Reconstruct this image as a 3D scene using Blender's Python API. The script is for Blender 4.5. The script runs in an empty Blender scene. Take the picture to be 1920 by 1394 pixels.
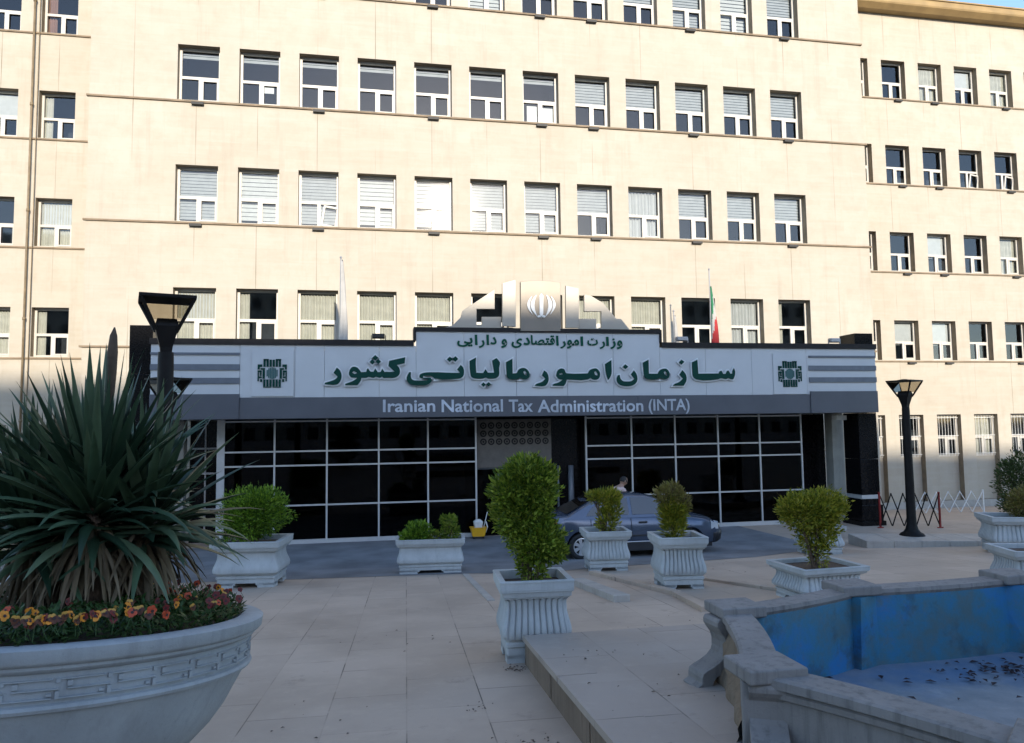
import bpy, bmesh, math, random
from mathutils import Vector, Matrix, noise as mnoise
R = math.radians
PI = math.pi
scene = bpy.context.scene
COL = scene.collection

# ------------------------------------------------------------------ camera
ZC = 3.15
YAW, PIT, ROL, FPX = R(10.69425118), R(4.21039708), R(-0.75855312), 1387.0
cy, sy, cp, sp = math.cos(YAW), math.sin(YAW), math.cos(PIT), math.sin(PIT)
FW = Vector((sy*cp, cy*cp, sp))
_r = Vector((cy, -sy, 0)); _u = _r.cross(FW)
RT = math.cos(ROL)*_r + math.sin(ROL)*_u
UP = -math.sin(ROL)*_r + math.cos(ROL)*_u
cam = bpy.data.cameras.new('camera')
cam.sensor_width = 36.0
cam.lens = FPX/1920*36
cam.clip_end = 3000
co = bpy.data.objects.new('camera', cam); COL.objects.link(co)
m3 = Matrix((RT, UP, -FW)).transposed()
co.matrix_world = Matrix.Translation((0, 0, ZC)) @ m3.to_4x4()
scene.camera = co

# ------------------------------------------------------------------ light
SUN_EL, SUN_AZ = R(16.5), R(6.0)
w = bpy.data.worlds.new('World'); scene.world = w; w.use_nodes = True
nt = w.node_tree; bg = nt.nodes['Background']
sky = nt.nodes.new('ShaderNodeTexSky'); sky.sky_type = 'NISHITA'
sky.sun_disc = False; sky.sun_elevation = SUN_EL; sky.sun_rotation = PI-SUN_AZ
sky.altitude = 1200; sky.air_density = 1.0; sky.dust_density = 1.0; sky.ozone_density = 1.8
nt.links.new(sky.outputs[0], bg.inputs[0]); bg.inputs[1].default_value = 0.15
sl = bpy.data.lights.new('sun', 'SUN'); sl.energy = 2.1; sl.angle = R(0.5); sl.color = (1.0, 0.885, 0.72)
so = bpy.data.objects.new('sun', sl); COL.objects.link(so)
sv = Vector((math.sin(SUN_AZ)*math.cos(SUN_EL), -math.cos(SUN_AZ)*math.cos(SUN_EL), math.sin(SUN_EL)))
so.rotation_euler = sv.to_track_quat('Z', 'Y').to_euler(); so.location = sv*80
vs = scene.view_settings
vs.view_transform = 'Standard'; vs.look = 'None'; vs.gamma = 1; vs.use_curve_mapping = False
vs.exposure = 1.6
scene.cycles.max_bounces = 7; scene.cycles.transparent_max_bounces = 12
scene.cycles.caustics_reflective = False; scene.cycles.caustics_refractive = False

# ------------------------------------------------------------------ helpers
def ray(px, py): return FW + (px-960)/FPX*RT + (697-py)/FPX*UP
def atY(px, py, Y):
    d = ray(px, py); return d*(Y/d.y) + Vector((0, 0, ZC))
SL, Y0 = 0.08, 17.3
def gz(x, y):
    if y < Y0: return SL*(Y0-y)
    if y < 20.4: return 0.0
    return -0.075*(y-20.4) if x > 15.6 or x < -6.5 else 0.0

class MB:
    def __init__(s): s.v = []; s.f = []; s.m = []
    def quad(s, a, b, c, d, mi=0):
        n = len(s.v); s.v += [tuple(a), tuple(b), tuple(c), tuple(d)]; s.f.append((n, n+1, n+2, n+3)); s.m.append(mi)
    def poly(s, pts, mi=0):
        n = len(s.v); s.v += [tuple(p) for p in pts]; s.f.append(tuple(range(n, n+len(pts)))); s.m.append(mi)
    def box(s, x0, x1, y0, y1, z0, z1, mi=0, M=None):
        n = len(s.v)
        P = [(x0, y0, z0), (x1, y0, z0), (x1, y1, z0), (x0, y1, z0), (x0, y0, z1), (x1, y0, z1), (x1, y1, z1), (x0, y1, z1)]
        if M: P = [tuple(M @ Vector(p)) for p in P]
        s.v += P
        for q in ((0, 3, 2, 1), (4, 5, 6, 7), (0, 1, 5, 4), (1, 2, 6, 5), (2, 3, 7, 6), (3, 0, 4, 7)):
            s.f.append(tuple(n+i for i in q)); s.m.append(mi)
    def rings(s, rings, closed=True, cap0=True, cap1=True, mi=0):
        n0 = len(s.v); k = len(rings[0])
        for r in rings: s.v += [tuple(p) for p in r]
        for i in range(len(rings)-1):
            for j in range(k if closed else k-1):
                a = n0+i*k+j; b = n0+i*k+(j+1) % k
                s.f.append((a, b, b+k, a+k)); s.m.append(mi)
        if cap0: s.f.append(tuple(n0+j for j in range(k-1, -1, -1))); s.m.append(mi)
        if cap1: s.f.append(tuple(n0+(len(rings)-1)*k+j for j in range(k))); s.m.append(mi)
    def lathe(s, prof, n=24, c=(0, 0, 0), cap0=True, cap1=True, mi=0, a0=0):
        s.rings([[(c[0]+r*math.cos(a0+2*PI*j/n), c[1]+r*math.sin(a0+2*PI*j/n), c[2]+z) for j in range(n)] for r, z in prof], True, cap0, cap1, mi)
    def tube(s, pts, rad, n=8, mi=0):
        pts = [Vector(p) for p in pts]; rr = rad if isinstance(rad, (list, tuple)) else [rad]*len(pts)
        rs = []
        for i, p in enumerate(pts):
            t = (pts[min(i+1, len(pts)-1)]-pts[max(i-1, 0)]).normalized()
            ref = Vector((0, 0, 1)) if abs(t.z) < .9 else Vector((1, 0, 0))
            a = t.cross(ref).normalized(); b = t.cross(a)
            rs.append([p+(a*math.cos(2*PI*j/n)+b*math.sin(2*PI*j/n))*rr[i] for j in range(n)])
        s.rings(rs, True, True, True, mi)
    def prism(s, pts2, f, mi=0):
        # pts2: 2D outline; f(u, v, side) -> 3D point
        n = len(pts2)
        A = [f(u, v, 0) for u, v in pts2]; B = [f(u, v, 1) for u, v in pts2]
        s.poly(A, mi); s.poly(B[::-1], mi)
        for i in range(n):
            j = (i+1) % n; s.quad(A[j], A[i], B[i], B[j], mi)
    def build(s, name, mats, parent=None, smooth=False, loc=None, bevel=0, merge=False):
        me = bpy.data.meshes.new(name); me.from_pydata(s.v, [], s.f)
        if not isinstance(mats, (list, tuple)): mats = [mats]
        for m in mats: me.materials.append(m)
        me.polygons.foreach_set('material_index', s.m)
        if merge or bevel or smooth:
            bm = bmesh.new(); bm.from_mesh(me)
            bmesh.ops.remove_doubles(bm, verts=bm.verts, dist=1e-5)
            bmesh.ops.recalc_face_normals(bm, faces=bm.faces)
            bm.to_mesh(me); bm.free()
        if smooth: me.polygons.foreach_set('use_smooth', [True]*len(me.polygons))
        o = bpy.data.objects.new(name, me); COL.objects.link(o)
        if parent: o.parent = parent
        if loc: o.location = loc
        if bevel:
            b = o.modifiers.new('bevel', 'BEVEL'); b.width = bevel; b.segments = 2; b.limit_method = 'ANGLE'; b.angle_limit = R(35)
        return o

def sharp(o, ang=40):
    me = o.data
    try:
        me.set_sharp_from_angle(angle=R(ang))
    except Exception: pass
    return o
def empty(name, loc=(0, 0, 0), rz=0):
    o = bpy.data.objects.new(name, None); COL.objects.link(o); o.location = loc; o.rotation_euler = (0, 0, rz); o.empty_display_size = .2
    return o
def tag(o, label, cat, group=None):
    o['label'] = label; o['category'] = cat
    if group: o['group'] = group
    return o
def struct(o, kind='structure'):
    o['kind'] = kind; return o
KIDS = {}
def copy_tree(o, parent=None):
    c = o.copy(); COL.objects.link(c)
    if parent: c.parent = parent
    for ch in o.children: copy_tree(ch, c)
    return c

# ------------------------------------------------------------------ materials
def newmat(name):
    m = bpy.data.materials.new(name); m.use_nodes = True
    nt = m.node_tree; b = nt.nodes['Principled BSDF']; return m, nt, b
def N(nt, t, **kw):
    n = nt.nodes.new(t)
    for k, v in kw.items(): setattr(n, k, v)
    return n
def L(nt, a, b): nt.links.new(a, b)
def ramp(nt, fac, stops):
    r = N(nt, 'ShaderNodeValToRGB'); L(nt, fac, r.inputs[0])
    e = r.color_ramp.elements
    while len(e) < len(stops): e.new(.5)
    for i, (p, c) in enumerate(stops):
        e[i].position = p; e[i].color = (c[0], c[1], c[2], 1) if isinstance(c, (tuple, list)) else (c, c, c, 1)
    return r.outputs[0]
def noise(nt, scale, detail=4, rough=.55, vec=None, sc=None):
    n = N(nt, 'ShaderNodeTexNoise'); n.inputs['Scale'].default_value = scale; n.inputs['Detail'].default_value = detail; n.inputs['Roughness'].default_value = rough
    if vec is None: vec = N(nt, 'ShaderNodeTexCoord').outputs['Object']
    if sc:
        mp = N(nt, 'ShaderNodeMapping'); mp.inputs['Scale'].default_value = sc; L(nt, vec, mp.inputs[0]); vec = mp.outputs[0]
    L(nt, vec, n.inputs['Vector']); return n.outputs['Fac']
def mixc(nt, fac, a, b, mode='MIX'):
    m = N(nt, 'ShaderNodeMix', data_type='RGBA', blend_type=mode)
    if isinstance(fac, (int, float)): m.inputs[0].default_value = fac
    else: L(nt, fac, m.inputs[0])
    for i, c in ((6, a), (7, b)):
        if isinstance(c, (tuple, list)): m.inputs[i].default_value = (c[0], c[1], c[2], 1)
        else: L(nt, c, m.inputs[i])
    return m.outputs[2]
def math_(nt, op, a, b=None, clamp=False):
    m = N(nt, 'ShaderNodeMath', operation=op); m.use_clamp = clamp
    for i, c in ((0, a), (1, b)):
        if c is None: continue
        if isinstance(c, (int, float)): m.inputs[i].default_value = c
        else: L(nt, c, m.inputs[i])
    return m.outputs[0]
def bump(nt, b, h, strength=.3, dist=.01):
    n = N(nt, 'ShaderNodeBump'); n.inputs['Strength'].default_value = strength; n.inputs['Distance'].default_value = dist
    L(nt, h, n.inputs['Height']); L(nt, n.outputs[0], b.inputs['Normal'])

def simple(name, c, rough=.5, metal=0, var=.12, scale=6, bmp=0, bscale=60, spec=.5):
    m, nt, b = newmat(name)
    f = noise(nt, scale)
    lo = tuple(x*(1-var) for x in c); hi = tuple(min(1, x*(1+var)) for x in c)
    L(nt, ramp(nt, f, [(.3, lo), (.7, hi)]), b.inputs['Base Color'])
    b.inputs['Roughness'].default_value = rough; b.inputs['Metallic'].default_value = metal
    b.inputs['Specular IOR Level'].default_value = spec
    if bmp: bump(nt, b, noise(nt, bscale, 3), bmp, .01)
    return m

def travertine():
    m, nt, b = newmat('travertine_wall')
    tc = N(nt, 'ShaderNodeTexCoord').outputs['Object']
    sep = N(nt, 'ShaderNodeSeparateXYZ'); L(nt, tc, sep.inputs[0])
    X, Z = sep.outputs['X'], sep.outputs['Z']
    comb = N(nt, 'ShaderNodeCombineXYZ'); L(nt, X, comb.inputs[0]); L(nt, Z, comb.inputs[1])
    br = N(nt, 'ShaderNodeTexBrick'); L(nt, comb.outputs[0], br.inputs['Vector'])
    br.inputs['Color1'].default_value = (.425, .382, .312, 1); br.inputs['Color2'].default_value = (.455, .412, .342, 1)
    br.inputs['Mortar'].default_value = (.418, .374, .304, 1)
    br.inputs['Scale'].default_value = 1; br.inputs['Mortar Size'].default_value = .004; br.inputs['Brick Width'].default_value = .92; br.inputs['Row Height'].default_value = .42
    c = br.outputs['Color']
    big = noise(nt, .35, 5)
    c = mixc(nt, ramp(nt, big, [(.35, 0), (.7, .5)]), c, (.385, .335, .262))
    mo = noise(nt, 1.5, 8, .7)
    c = mixc(nt, ramp(nt, mo, [(.44, 0), (.64, .4)]), c, (.365, .312, .238))
    st = noise(nt, 1.0, 5, .6, tc, (.6, .6, 7))
    c = mixc(nt, ramp(nt, st, [(.45, 0), (.75, .28)]), c, (.48, .45, .395))
    # run-off streaks
    sv_ = noise(nt, 1.0, 6, .65, tc, (3.2, 3.2, .22))
    c = mixc(nt, ramp(nt, sv_, [(.54, 0), (.8, .26)]), c, (.22, .175, .12))
    # pitted specks
    pit = noise(nt, 9, 6, .7, tc, (1, 1, 1.6))
    c = mixc(nt, ramp(nt, pit, [(.66, 0), (.78, .45)]), c, (.19, .145, .09))
    # vertical construction joints once per window bay
    fr = math_(nt, 'FRACT', math_(nt, 'DIVIDE', math_(nt, 'ADD', X, 60*1.845+4.53), 1.845))
    ln = math_(nt, 'LESS_THAN', math_(nt, 'ABSOLUTE', math_(nt, 'SUBTRACT', fr, .5)), .0065)
    jn = noise(nt, 1.0, 3, .6, tc, (2, 2, .35))
    fac = math_(nt, 'MULTIPLY', ln, ramp(nt, jn, [(.42, .0), (.66, .7)]))
    c = mixc(nt, fac, c, (.12, .09, .055))
    L(nt, c, b.inputs['Base Color']); b.inputs['Roughness'].default_value = .75
    b.inputs['Specular IOR Level'].default_value = .25
    bump(nt, b, noise(nt, 14, 6, .6, tc, (1, 1, 2)), .12, .02)
    return m

def paving(name, base, tile=(1.25, .8), rot=3, dirt=.5, mort=.6):
    m, nt, b = newmat(name)
    tc = N(nt, 'ShaderNodeTexCoord').outputs['Object']
    mp = N(nt, 'ShaderNodeMapping'); mp.inputs['Rotation'].default_value = (0, 0, R(rot)); L(nt, tc, mp.inputs[0])
    br = N(nt, 'ShaderNodeTexBrick'); L(nt, mp.outputs[0], br.inputs['Vector'])
    d = tuple(x*.94 for x in base); h = tuple(x*1.05 for x in base)
    br.inputs['Color1'].default_value = (*d, 1); br.inputs['Color2'].default_value = (*h, 1)
    br.inputs['Mortar'].default_value = (*[x*.90 for x in base], 1)
    br.inputs['Scale'].default_value = 1; br.inputs['Mortar Size'].default_value = .006; br.inputs['Mortar Smooth'].default_value = .3
    br.inputs['Brick Width'].default_value = tile[0]; br.inputs['Row Height'].default_value = tile[1]; br.offset = .5
    c = br.outputs['Color']
    # joints: only dark where dirt collected
    jf = math_(nt, 'MULTIPLY', br.outputs['Fac'], ramp(nt, noise(nt, 1.3, 4), [(.46, .02), (.58, mort)]))
    c = mixc(nt, jf, c, tuple(x*.28 for x in base))
    st = noise(nt, .8, 7, .62)
    c = mixc(nt, ramp(nt, st, [(.36, dirt), (.6, 0)]), c, tuple(x*.62 for x in base))
    sm = noise(nt, 2.2, 8, .75)
    c = mixc(nt, ramp(nt, sm, [(.60, 0), (.70, .55)]), c, tuple(x*.5 for x in base))
    st2 = noise(nt, 5, 6, .7)
    c = mixc(nt, ramp(nt, st2, [(.55, 0), (.8, .35)]), c, tuple(min(1, x*1.3) for x in base))
    sp_ = noise(nt, 38, 4, .75)
    c = mixc(nt, ramp(nt, sp_, [(.64, 0), (.74, .5)]), c, tuple(x*.45 for x in base))
    L(nt, c, b.inputs['Base Color'])
    L(nt, ramp(nt, st, [(.3, .55), (.7, .8)]), b.inputs['Roughness'])
    b.inputs['Specular IOR Level'].default_value = .35
    hh = math_(nt, 'SUBTRACT', noise(nt, 30, 5, .7), math_(nt, 'MULTIPLY', br.outputs['Fac'], 1.2))
    bump(nt, b, hh, .25, .006)
    return m

def concrete(name, c, rough=.75, streak=.5, dark=.45, bs=.4):
    m, nt, b = newmat(name)
    tc = N(nt, 'ShaderNodeTexCoord').outputs['Object']
    col = ramp(nt, noise(nt, 2.2, 6, .65), [(.3, tuple(x*.82 for x in c)), (.7, tuple(min(1, x*1.12) for x in c))])
    sv_ = noise(nt, 1, 6, .65, tc, (16, 16, 1.2))
    col = mixc(nt, ramp(nt, sv_, [(.5, 0), (.75, streak)]), col, tuple(x*dark for x in c))
    pit = noise(nt, 45, 5, .75)
    col = mixc(nt, ramp(nt, pit, [(.6, 0), (.74, .5)]), col, tuple(x*.5 for x in c))
    L(nt, col, b.inputs['Base Color']); b.inputs['Roughness'].default_value = rough
    b.inputs['Specular IOR Level'].default_value = .3
    bump(nt, b, noise(nt, 60, 5, .7), bs, .006)
    return m

def pool_blue():
    m, nt, b = newmat('pool_blue_paint')
    n1 = noise(nt, 1.9, 8, .7); n2 = noise(nt, 7, 8, .75)
    c = ramp(nt, n1, [(.36, (.06, .125, .15)), (.48, (.03, .15, .24)), (.6, (.018, .15, .36))])
    c = mixc(nt, ramp(nt, n2, [(.5, 0), (.68, .7)]), c, (.085, .125, .14))
    c = mixc(nt, ramp(nt, noise(nt, 3, 8, .7), [(.54, 0), (.66, .6)]), c, (.03, .05, .065))
    L(nt, c, b.inputs['Base Color']); b.inputs['Roughness'].default_value = .55
    bump(nt, b, noise(nt, 30, 5, .7), .3, .006); return m
def pool_floor():
    m, nt, b = newmat('pool_floor_worn_paint')
    tc = N(nt, 'ShaderNodeTexCoord').outputs['Object']
    sep = N(nt, 'ShaderNodeSeparateXYZ'); L(nt, tc, sep.inputs[0])
    n1 = noise(nt, .9, 7, .62); n2 = noise(nt, 4.5, 8, .72)
    grey = ramp(nt, n2, [(.3, (.15, .165, .175)), (.55, (.22, .23, .235)), (.75, (.31, .315, .315))])
    far = math_(nt, 'MULTIPLY', math_(nt, 'SUBTRACT', sep.outputs['Y'], 4.35), .85, True)
    f = math_(nt, 'ADD', math_(nt, 'MULTIPLY', far, .75), math_(nt, 'MULTIPLY', math_(nt, 'SUBTRACT', n1, .52), 2.6), True)
    c = mixc(nt, ramp(nt, f, [(.22, .03), (.85, .75)]), grey, (.045, .13, .26))
    c = mixc(nt, ramp(nt, noise(nt, 26, 5, .75), [(.66, 0), (.72, .7)]), c, (.35, .35, .34))
    L(nt, c, b.inputs['Base Color']); b.inputs['Roughness'].default_value = .6
    bump(nt, b, n2, .25, .01); return m

def glass(name, tint=(1, 1, 1), trans=.9, rough=.02, ior=1.5, wavy=0.0, add=.03):
    m, nt, b = newmat(name)
    out = nt.nodes['Material Output']; nt.nodes.remove(b)
    tr = N(nt, 'ShaderNodeBsdfTransparent'); tr.inputs[0].default_value = (tint[0]*trans, tint[1]*trans, tint[2]*trans, 1)
    gl = N(nt, 'ShaderNodeBsdfGlossy'); gl.inputs['Roughness'].default_value = rough
    fr = N(nt, 'ShaderNodeFresnel'); fr.inputs['IOR'].default_value = ior
    if wavy:
        bn = N(nt, 'ShaderNodeBump'); bn.inputs['Strength'].default_value = wavy; bn.inputs['Distance'].default_value = .05
        L(nt, noise(nt, 1.2, 2, .4), bn.inputs['Height']); L(nt, bn.outputs[0], gl.inputs['Normal'])
    mx = N(nt, 'ShaderNodeMixShader'); L(nt, math_(nt, 'ADD', fr.outputs[0], add), mx.inputs[0]); L(nt, tr.outputs[0], mx.inputs[1]); L(nt, gl.outputs[0], mx.inputs[2])
    L(nt, mx.outputs[0], out.inputs[0]); return m

def leaf(name, cols, trans=.25, rough=.5, spec=.35, vary=True):
    m, nt, b = newmat(name)
    out = nt.nodes['Material Output']
    g = N(nt, 'ShaderNodeNewGeometry')
    n = len(cols)
    c = ramp(nt, g.outputs['Random Per Island'], [(i/(n-1) if n > 1 else 0, cc) for i, cc in enumerate(cols)])
    c = mixc(nt, ramp(nt, noise(nt, 6, 3), [(.35, .35), (.65, 0)]), c, tuple(x*.5 for x in cols[0]))
    L(nt, c, b.inputs['Base Color']); b.inputs['Roughness'].default_value = rough; b.inputs['Specular IOR Level'].default_value = spec
    if trans:
        t = N(nt, 'ShaderNodeBsdfTranslucent'); L(nt, c, t.inputs[0])
        mx = N(nt, 'ShaderNodeMixShader'); mx.inputs[0].default_value = trans
        L(nt, b.outputs[0], mx.inputs[1]); L(nt, t.outputs[0], mx.inputs[2]); L(nt, mx.outputs[0], out.inputs[0])
    return m

M = {}
M['wall'] = travertine()
M['reveal'] = simple('window_reveal_shaded_stone', (.25, .20, .14), .8, var=.2, scale=3)  # wall stone in a darker tone, recess shade put into the colour
M['band'] = simple('sill_band_shadow_stone', (.21, .155, .10), .8, var=.25, scale=2.5)  # band colour darkened to carry the shadow line of the ledge
M['dark'] = simple('dark_metal_vent', (.02, .018, .016), .6)
M['cornice'] = simple('ochre_cornice', (.30, .20, .085), .7, var=.18, scale=1.5)
M['frame'] = simple('white_window_frame', (.50, .475, .43), .45, var=.05)
M['pane'] = glass('window_glass', (.92, .97, 1), .88, .035, 1.5, .02)
M['blind'] = simple('white_blind_fabric', (.56, .56, .54), .8, var=.06)
M['blindg'] = simple('grey_blind_fabric', (.40, .41, .41), .8, var=.08)
M['curtain'] = simple('cream_curtain', (.58, .55, .46), .9, var=.12, scale=4)
M['curtainb'] = simple('brown_curtain', (.30, .17, .12), .9, var=.12, scale=4)
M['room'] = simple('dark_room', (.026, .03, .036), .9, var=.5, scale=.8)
M['paper'] = simple('white_board', (.75, .75, .72), .7, var=.04)
M['pipe'] = simple('brown_drainpipe', (.20, .15, .09), .6, var=.25, scale=4)
M['alu'] = simple('white_composite_panel', (.47, .485, .50), .38, var=.05, scale=1.2)
M['alu2'] = simple('grey_composite_panel', (.078, .083, .098), .35, var=.10, scale=1.2)
M['stripe'] = simple('dark_grey_stripe', (.11, .125, .15), .4, var=.1)
M['cap'] = simple('dark_cap_trim', (.018, .016, .016), .6, var=.2, spec=.2)
M['granite'] = simple('black_granite', (.007, .0065, .007), .14, var=.4, scale=20, spec=.22)
M['whitestone'] = concrete('white_stone_pillar', (.36, .345, .315), .6, .3, .6, .1)
M['mullion'] = simple('silver_mullion', (.52, .52, .52), .4, .3, var=.06)
M['tint'] = glass('dark_tinted_glass', (.5, .55, .6), .5, .012, 1.26, .01, .0)
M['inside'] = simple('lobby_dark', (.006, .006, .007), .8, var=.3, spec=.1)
M['grille'] = simple('entrance_grille', (.11, .098, .088), .7, var=.15)
M['green'] = simple('green_letter_face', (.002, .040, .030), .55, var=.08, spec=.15)
M['green2'] = simple('green_small_letters', (.004, .070, .04), .55, var=.08, spec=.15)
M['silver'] = simple('letter_return_silver', (.60, .63, .65), .35, .25, var=.06)
M['grey_letter'] = simple('silver_grey_letters', (.40, .43, .48), .45, .0, var=.35, scale=1.2)
M['brass'] = simple('brushed_pale_metal', (.36, .325, .275), .5, .3, var=.05, scale=2)
M['shield'] = simple('dull_shield_metal', (.20, .175, .145), .45, .3, var=.06, scale=2)
M['emblem'] = simple('white_emblem', (.72, .71, .68), .4, var=.03)
M['pave'] = paving('plaza_paving', (.45, .355, .278), (.95, .62), 92.5, .55, 1.0)
M['slab'] = paving('raised_terrace_paving', (.37, .31, .262), (.85, .6), 92.0, .5, .8)
M['asphalt'] = simple('asphalt_drive', (.17, .172, .178), .8, var=.3, scale=1.1, bmp=.35, bscale=70)
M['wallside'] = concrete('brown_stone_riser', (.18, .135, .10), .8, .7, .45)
M['kerb'] = concrete('pale_marble_kerb', (.38, .35, .315), .6, .35, .5, .2)
M['plant'] = concrete('pale_grey_planter', (.40, .42, .425), .7, .35, .55, .3)
M['bowl'] = concrete('painted_bowl_planter', (.30, .32, .335), .65, .42, .55, .35)
M['soil'] = simple('dry_soil', (.075, .05, .035), .95, var=.4, scale=30, bmp=.9, bscale=40)
M['poolstone'] = concrete('weathered_grey_coping', (.215, .20, .19), .8, .75, .35, .6)
M['poolwarm'] = concrete('carved_brown_stone', (.20, .15, .105), .8, .6, .4, .8)
M['poolblue'] = pool_blue(); M['poolfloor'] = pool_floor()
M['black'] = simple('black_painted_metal', (.008, .007, .007), .55, var=.3, spec=.15)
M['lampglass'] = glass('clear_lamp_glass', (1, .94, .82), .62, .05, 1.2, 0, .0)
M['red'] = simple('red_painted_metal', (.20, .010, .009), .45, var=.2)
M['white'] = simple('white_painted_metal', (.62, .62, .60), .5, var=.1)
M['bark'] = simple('shrub_bark', (.09, .06, .04), .9, var=.4, scale=18, bmp=.6)
M['leaf_mid'] = leaf('green_shrub_leaves', [(.04, .08, .008), (.11, .18, .014), (.23, .31, .03), (.38, .43, .06)], .35)
M['leaf_box'] = leaf('clipped_shrub_leaves', [(.035, .085, .008), (.09, .18, .014), (.17, .31, .022), (.28, .42, .04)], .35)
M['leaf_yel'] = leaf('yellow_green_leaves', [(.09, .12, .010), (.20, .23, .018), (.33, .32, .03), (.42, .36, .045)], .35)
M['leaf_br'] = leaf('dry_brown_shrub_leaves', [(.10, .085, .03), (.20, .16, .05), (.19, .19, .03), (.30, .24, .09)])
M['leaf_dk'] = leaf('dark_tree_leaves', [(.03, .05, .012), (.05, .08, .018), (.07, .10, .025)], .15)
M['yucca'] = leaf('yucca_leaves', [(.014, .034, .018), (.028, .058, .030), (.06, .105, .055), (.13, .18, .10)], .12, .42, .4)
M['yuccadry'] = leaf('dry_yucca_leaves', [(.10, .075, .045), (.17, .13, .08), (.23, .18, .12)], .1, .7, .2)
M['bedleaf'] = leaf('pansy_foliage', [(.018, .045, .010), (.035, .075, .016), (.06, .10, .025)])
M['spear'] = simple('brown_flower_stalk', (.075, .048, .03), .8, var=.3, scale=14, bmp=.5)
M['p_or'] = simple('orange_petals', (.62, .22, .012), .6, var=.2, scale=30)
M['p_red'] = simple('red_orange_petals', (.42, .05, .012), .6, var=.3, scale=30)
M['p_mar'] = simple('maroon_petals', (.12, .006, .004), .6, var=.3, scale=30)
M['p_dark'] = simple('brown_purple_petals', (.075, .018, .004), .6, var=.3, scale=30)
M['p_edge'] = simple('tan_petal_edges', (.45, .24, .04), .6, var=.3, scale=30)
M['p_ctr'] = simple('dark_petal_centre', (.02, .004, .004), .6)
M['car'] = simple('grey_blue_car_paint', (.075, .096, .14), .16, .45, var=.04)
M['carlow'] = simple('dark_car_trim', (.02, .021, .024), .45)
M['carglass'] = glass('car_window_glass', (.40, .52, .68), .35, .02, 1.75)
M['tyre'] = simple('tyre_rubber', (.012, .012, .013), .8)
M['rim'] = simple('alloy_rim', (.62, .63, .65), .3, .6, var=.04)
M['lampclear'] = simple('car_headlight', (.55, .58, .62), .15, .3, var=.05)
M['lampred'] = simple('car_tail_light', (.30, .02, .02), .2)
M['skin'] = simple('skin', (.36, .21, .15), .6, var=.06)
M['shirt'] = simple('pale_pink_shirt', (.58, .42, .38), .85, var=.08)
M['trous'] = simple('dark_trousers', (.03, .03, .04), .85)
M['hair'] = simple('dark_hair', (.012, .009, .008), .7)
M['yellow'] = simple('yellow_plastic', (.68, .36, .015), .45, var=.08)
M['grass'] = simple('far_ground', (.16, .15, .14), .9, var=.3, scale=.3)
M['brick'] = simple('shade_building_render', (.36, .33, .29), .85, var=.15, scale=.5)
M['flag_w'] = simple('flag_white_cloth', (.40, .39, .37), .85, var=.08)
M['flag_g'] = simple('flag_green_cloth', (.02, .16, .07), .85, var=.08)
M['flag_r'] = simple('flag_red_cloth', (.42, .03, .03), .85, var=.08)
M['steel'] = simple('grey_flagpole_steel', (.34, .34, .35), .4, .5, var=.1)

# ------------------------------------------------------------------ ground
def sheet(name, x0, x1, y0, y1, dz, mat, hole=False):
    mb = MB()
    ys = sorted(set([y0, y1]+([2.05, 5.3] if hole else [])+[y for y in (Y0, 20.4) if y0 < y < y1]+[y0+(y1-y0)*i/8 for i in range(9)]))
    xs = sorted(set([x0, x1]+([2.75, 6.6] if hole else [])+[x for x in (-6.5, -6.501, 15.6, 15.601) if x0 < x < x1]))
    for i in range(len(xs)-1):
        for j in range(len(ys)-1):
            if hole and 2.7 < xs[i] < 6.59 and 2.0 < ys[j] < 5.29: continue
            P = [(x, y, gz(xs[i]+1e-5 if x == xs[i] else xs[i+1]-1e-5, y)+dz) for x, y in ((xs[i], ys[j]), (xs[i+1], ys[j]), (xs[i+1], ys[j+1]), (xs[i], ys[j+1]))]
            mb.quad(*P)
    return mb.build(name, mat, merge=True)
struct(sheet('plaza_ground', -26, 40, -12, 34, 0, M['pave'], True))
mb = MB(); mb.quad((-900, -900, -1.6), (900, -900, -1.6), (900, 900, -1.6), (-900, 900, -1.6)); struct(mb.build('far_ground', M['grass']))
# asphalt drive in front of the entrance: a sheet following the ground
mb = MB()
def gp(x, y, d=.006): return (x, y, gz(x, y)+d)
arc = [(-7.5, 16.3), (-4.0, 16.1), (-1.9, 15.75), (-.2, 15.5), (1.2, 15.35), (1.95, 15.2), (2.6, 14.9), (3.6, 14.8), (4.3, 15.0), (5.6, 15.2), (8.5, 15.6), (10.6, 16.6), (11.2, 17.3)]
top = [(11.0, 21.28), (-7.5, 21.28)]
def tri_sheet(pts, name, mat, d):
    bm = bmesh.new(); vs_ = [bm.verts.new((x, y, 0)) for x, y in pts]; f = bm.faces.new(vs_)
    bmesh.ops.triangulate(bm, faces=[f])
    for yy in (Y0, 20.4):
        bmesh.ops.bisect_plane(bm, geom=bm.verts[:]+bm.edges[:]+bm.faces[:], plane_co=(0, yy, 0), plane_no=(0, 1, 0))
    for v in bm.verts: v.co.z = gz(max(-6.4, min(15.5, v.co.x)), v.co.y)+d
    bmesh.ops.recalc_face_normals(bm, faces=bm.faces)
    me = bpy.data.meshes.new(name); bm.to_mesh(me); bm.free(); me.materials.append(mat)
    for p in me.polygons:
        if p.normal.z < 0: p.flip()
    o = bpy.data.objects.new(name, me); COL.objects.link(o); return struct(o)
tri_sheet(arc+top, 'asphalt_driveway', M['asphalt'], .006)

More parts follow.
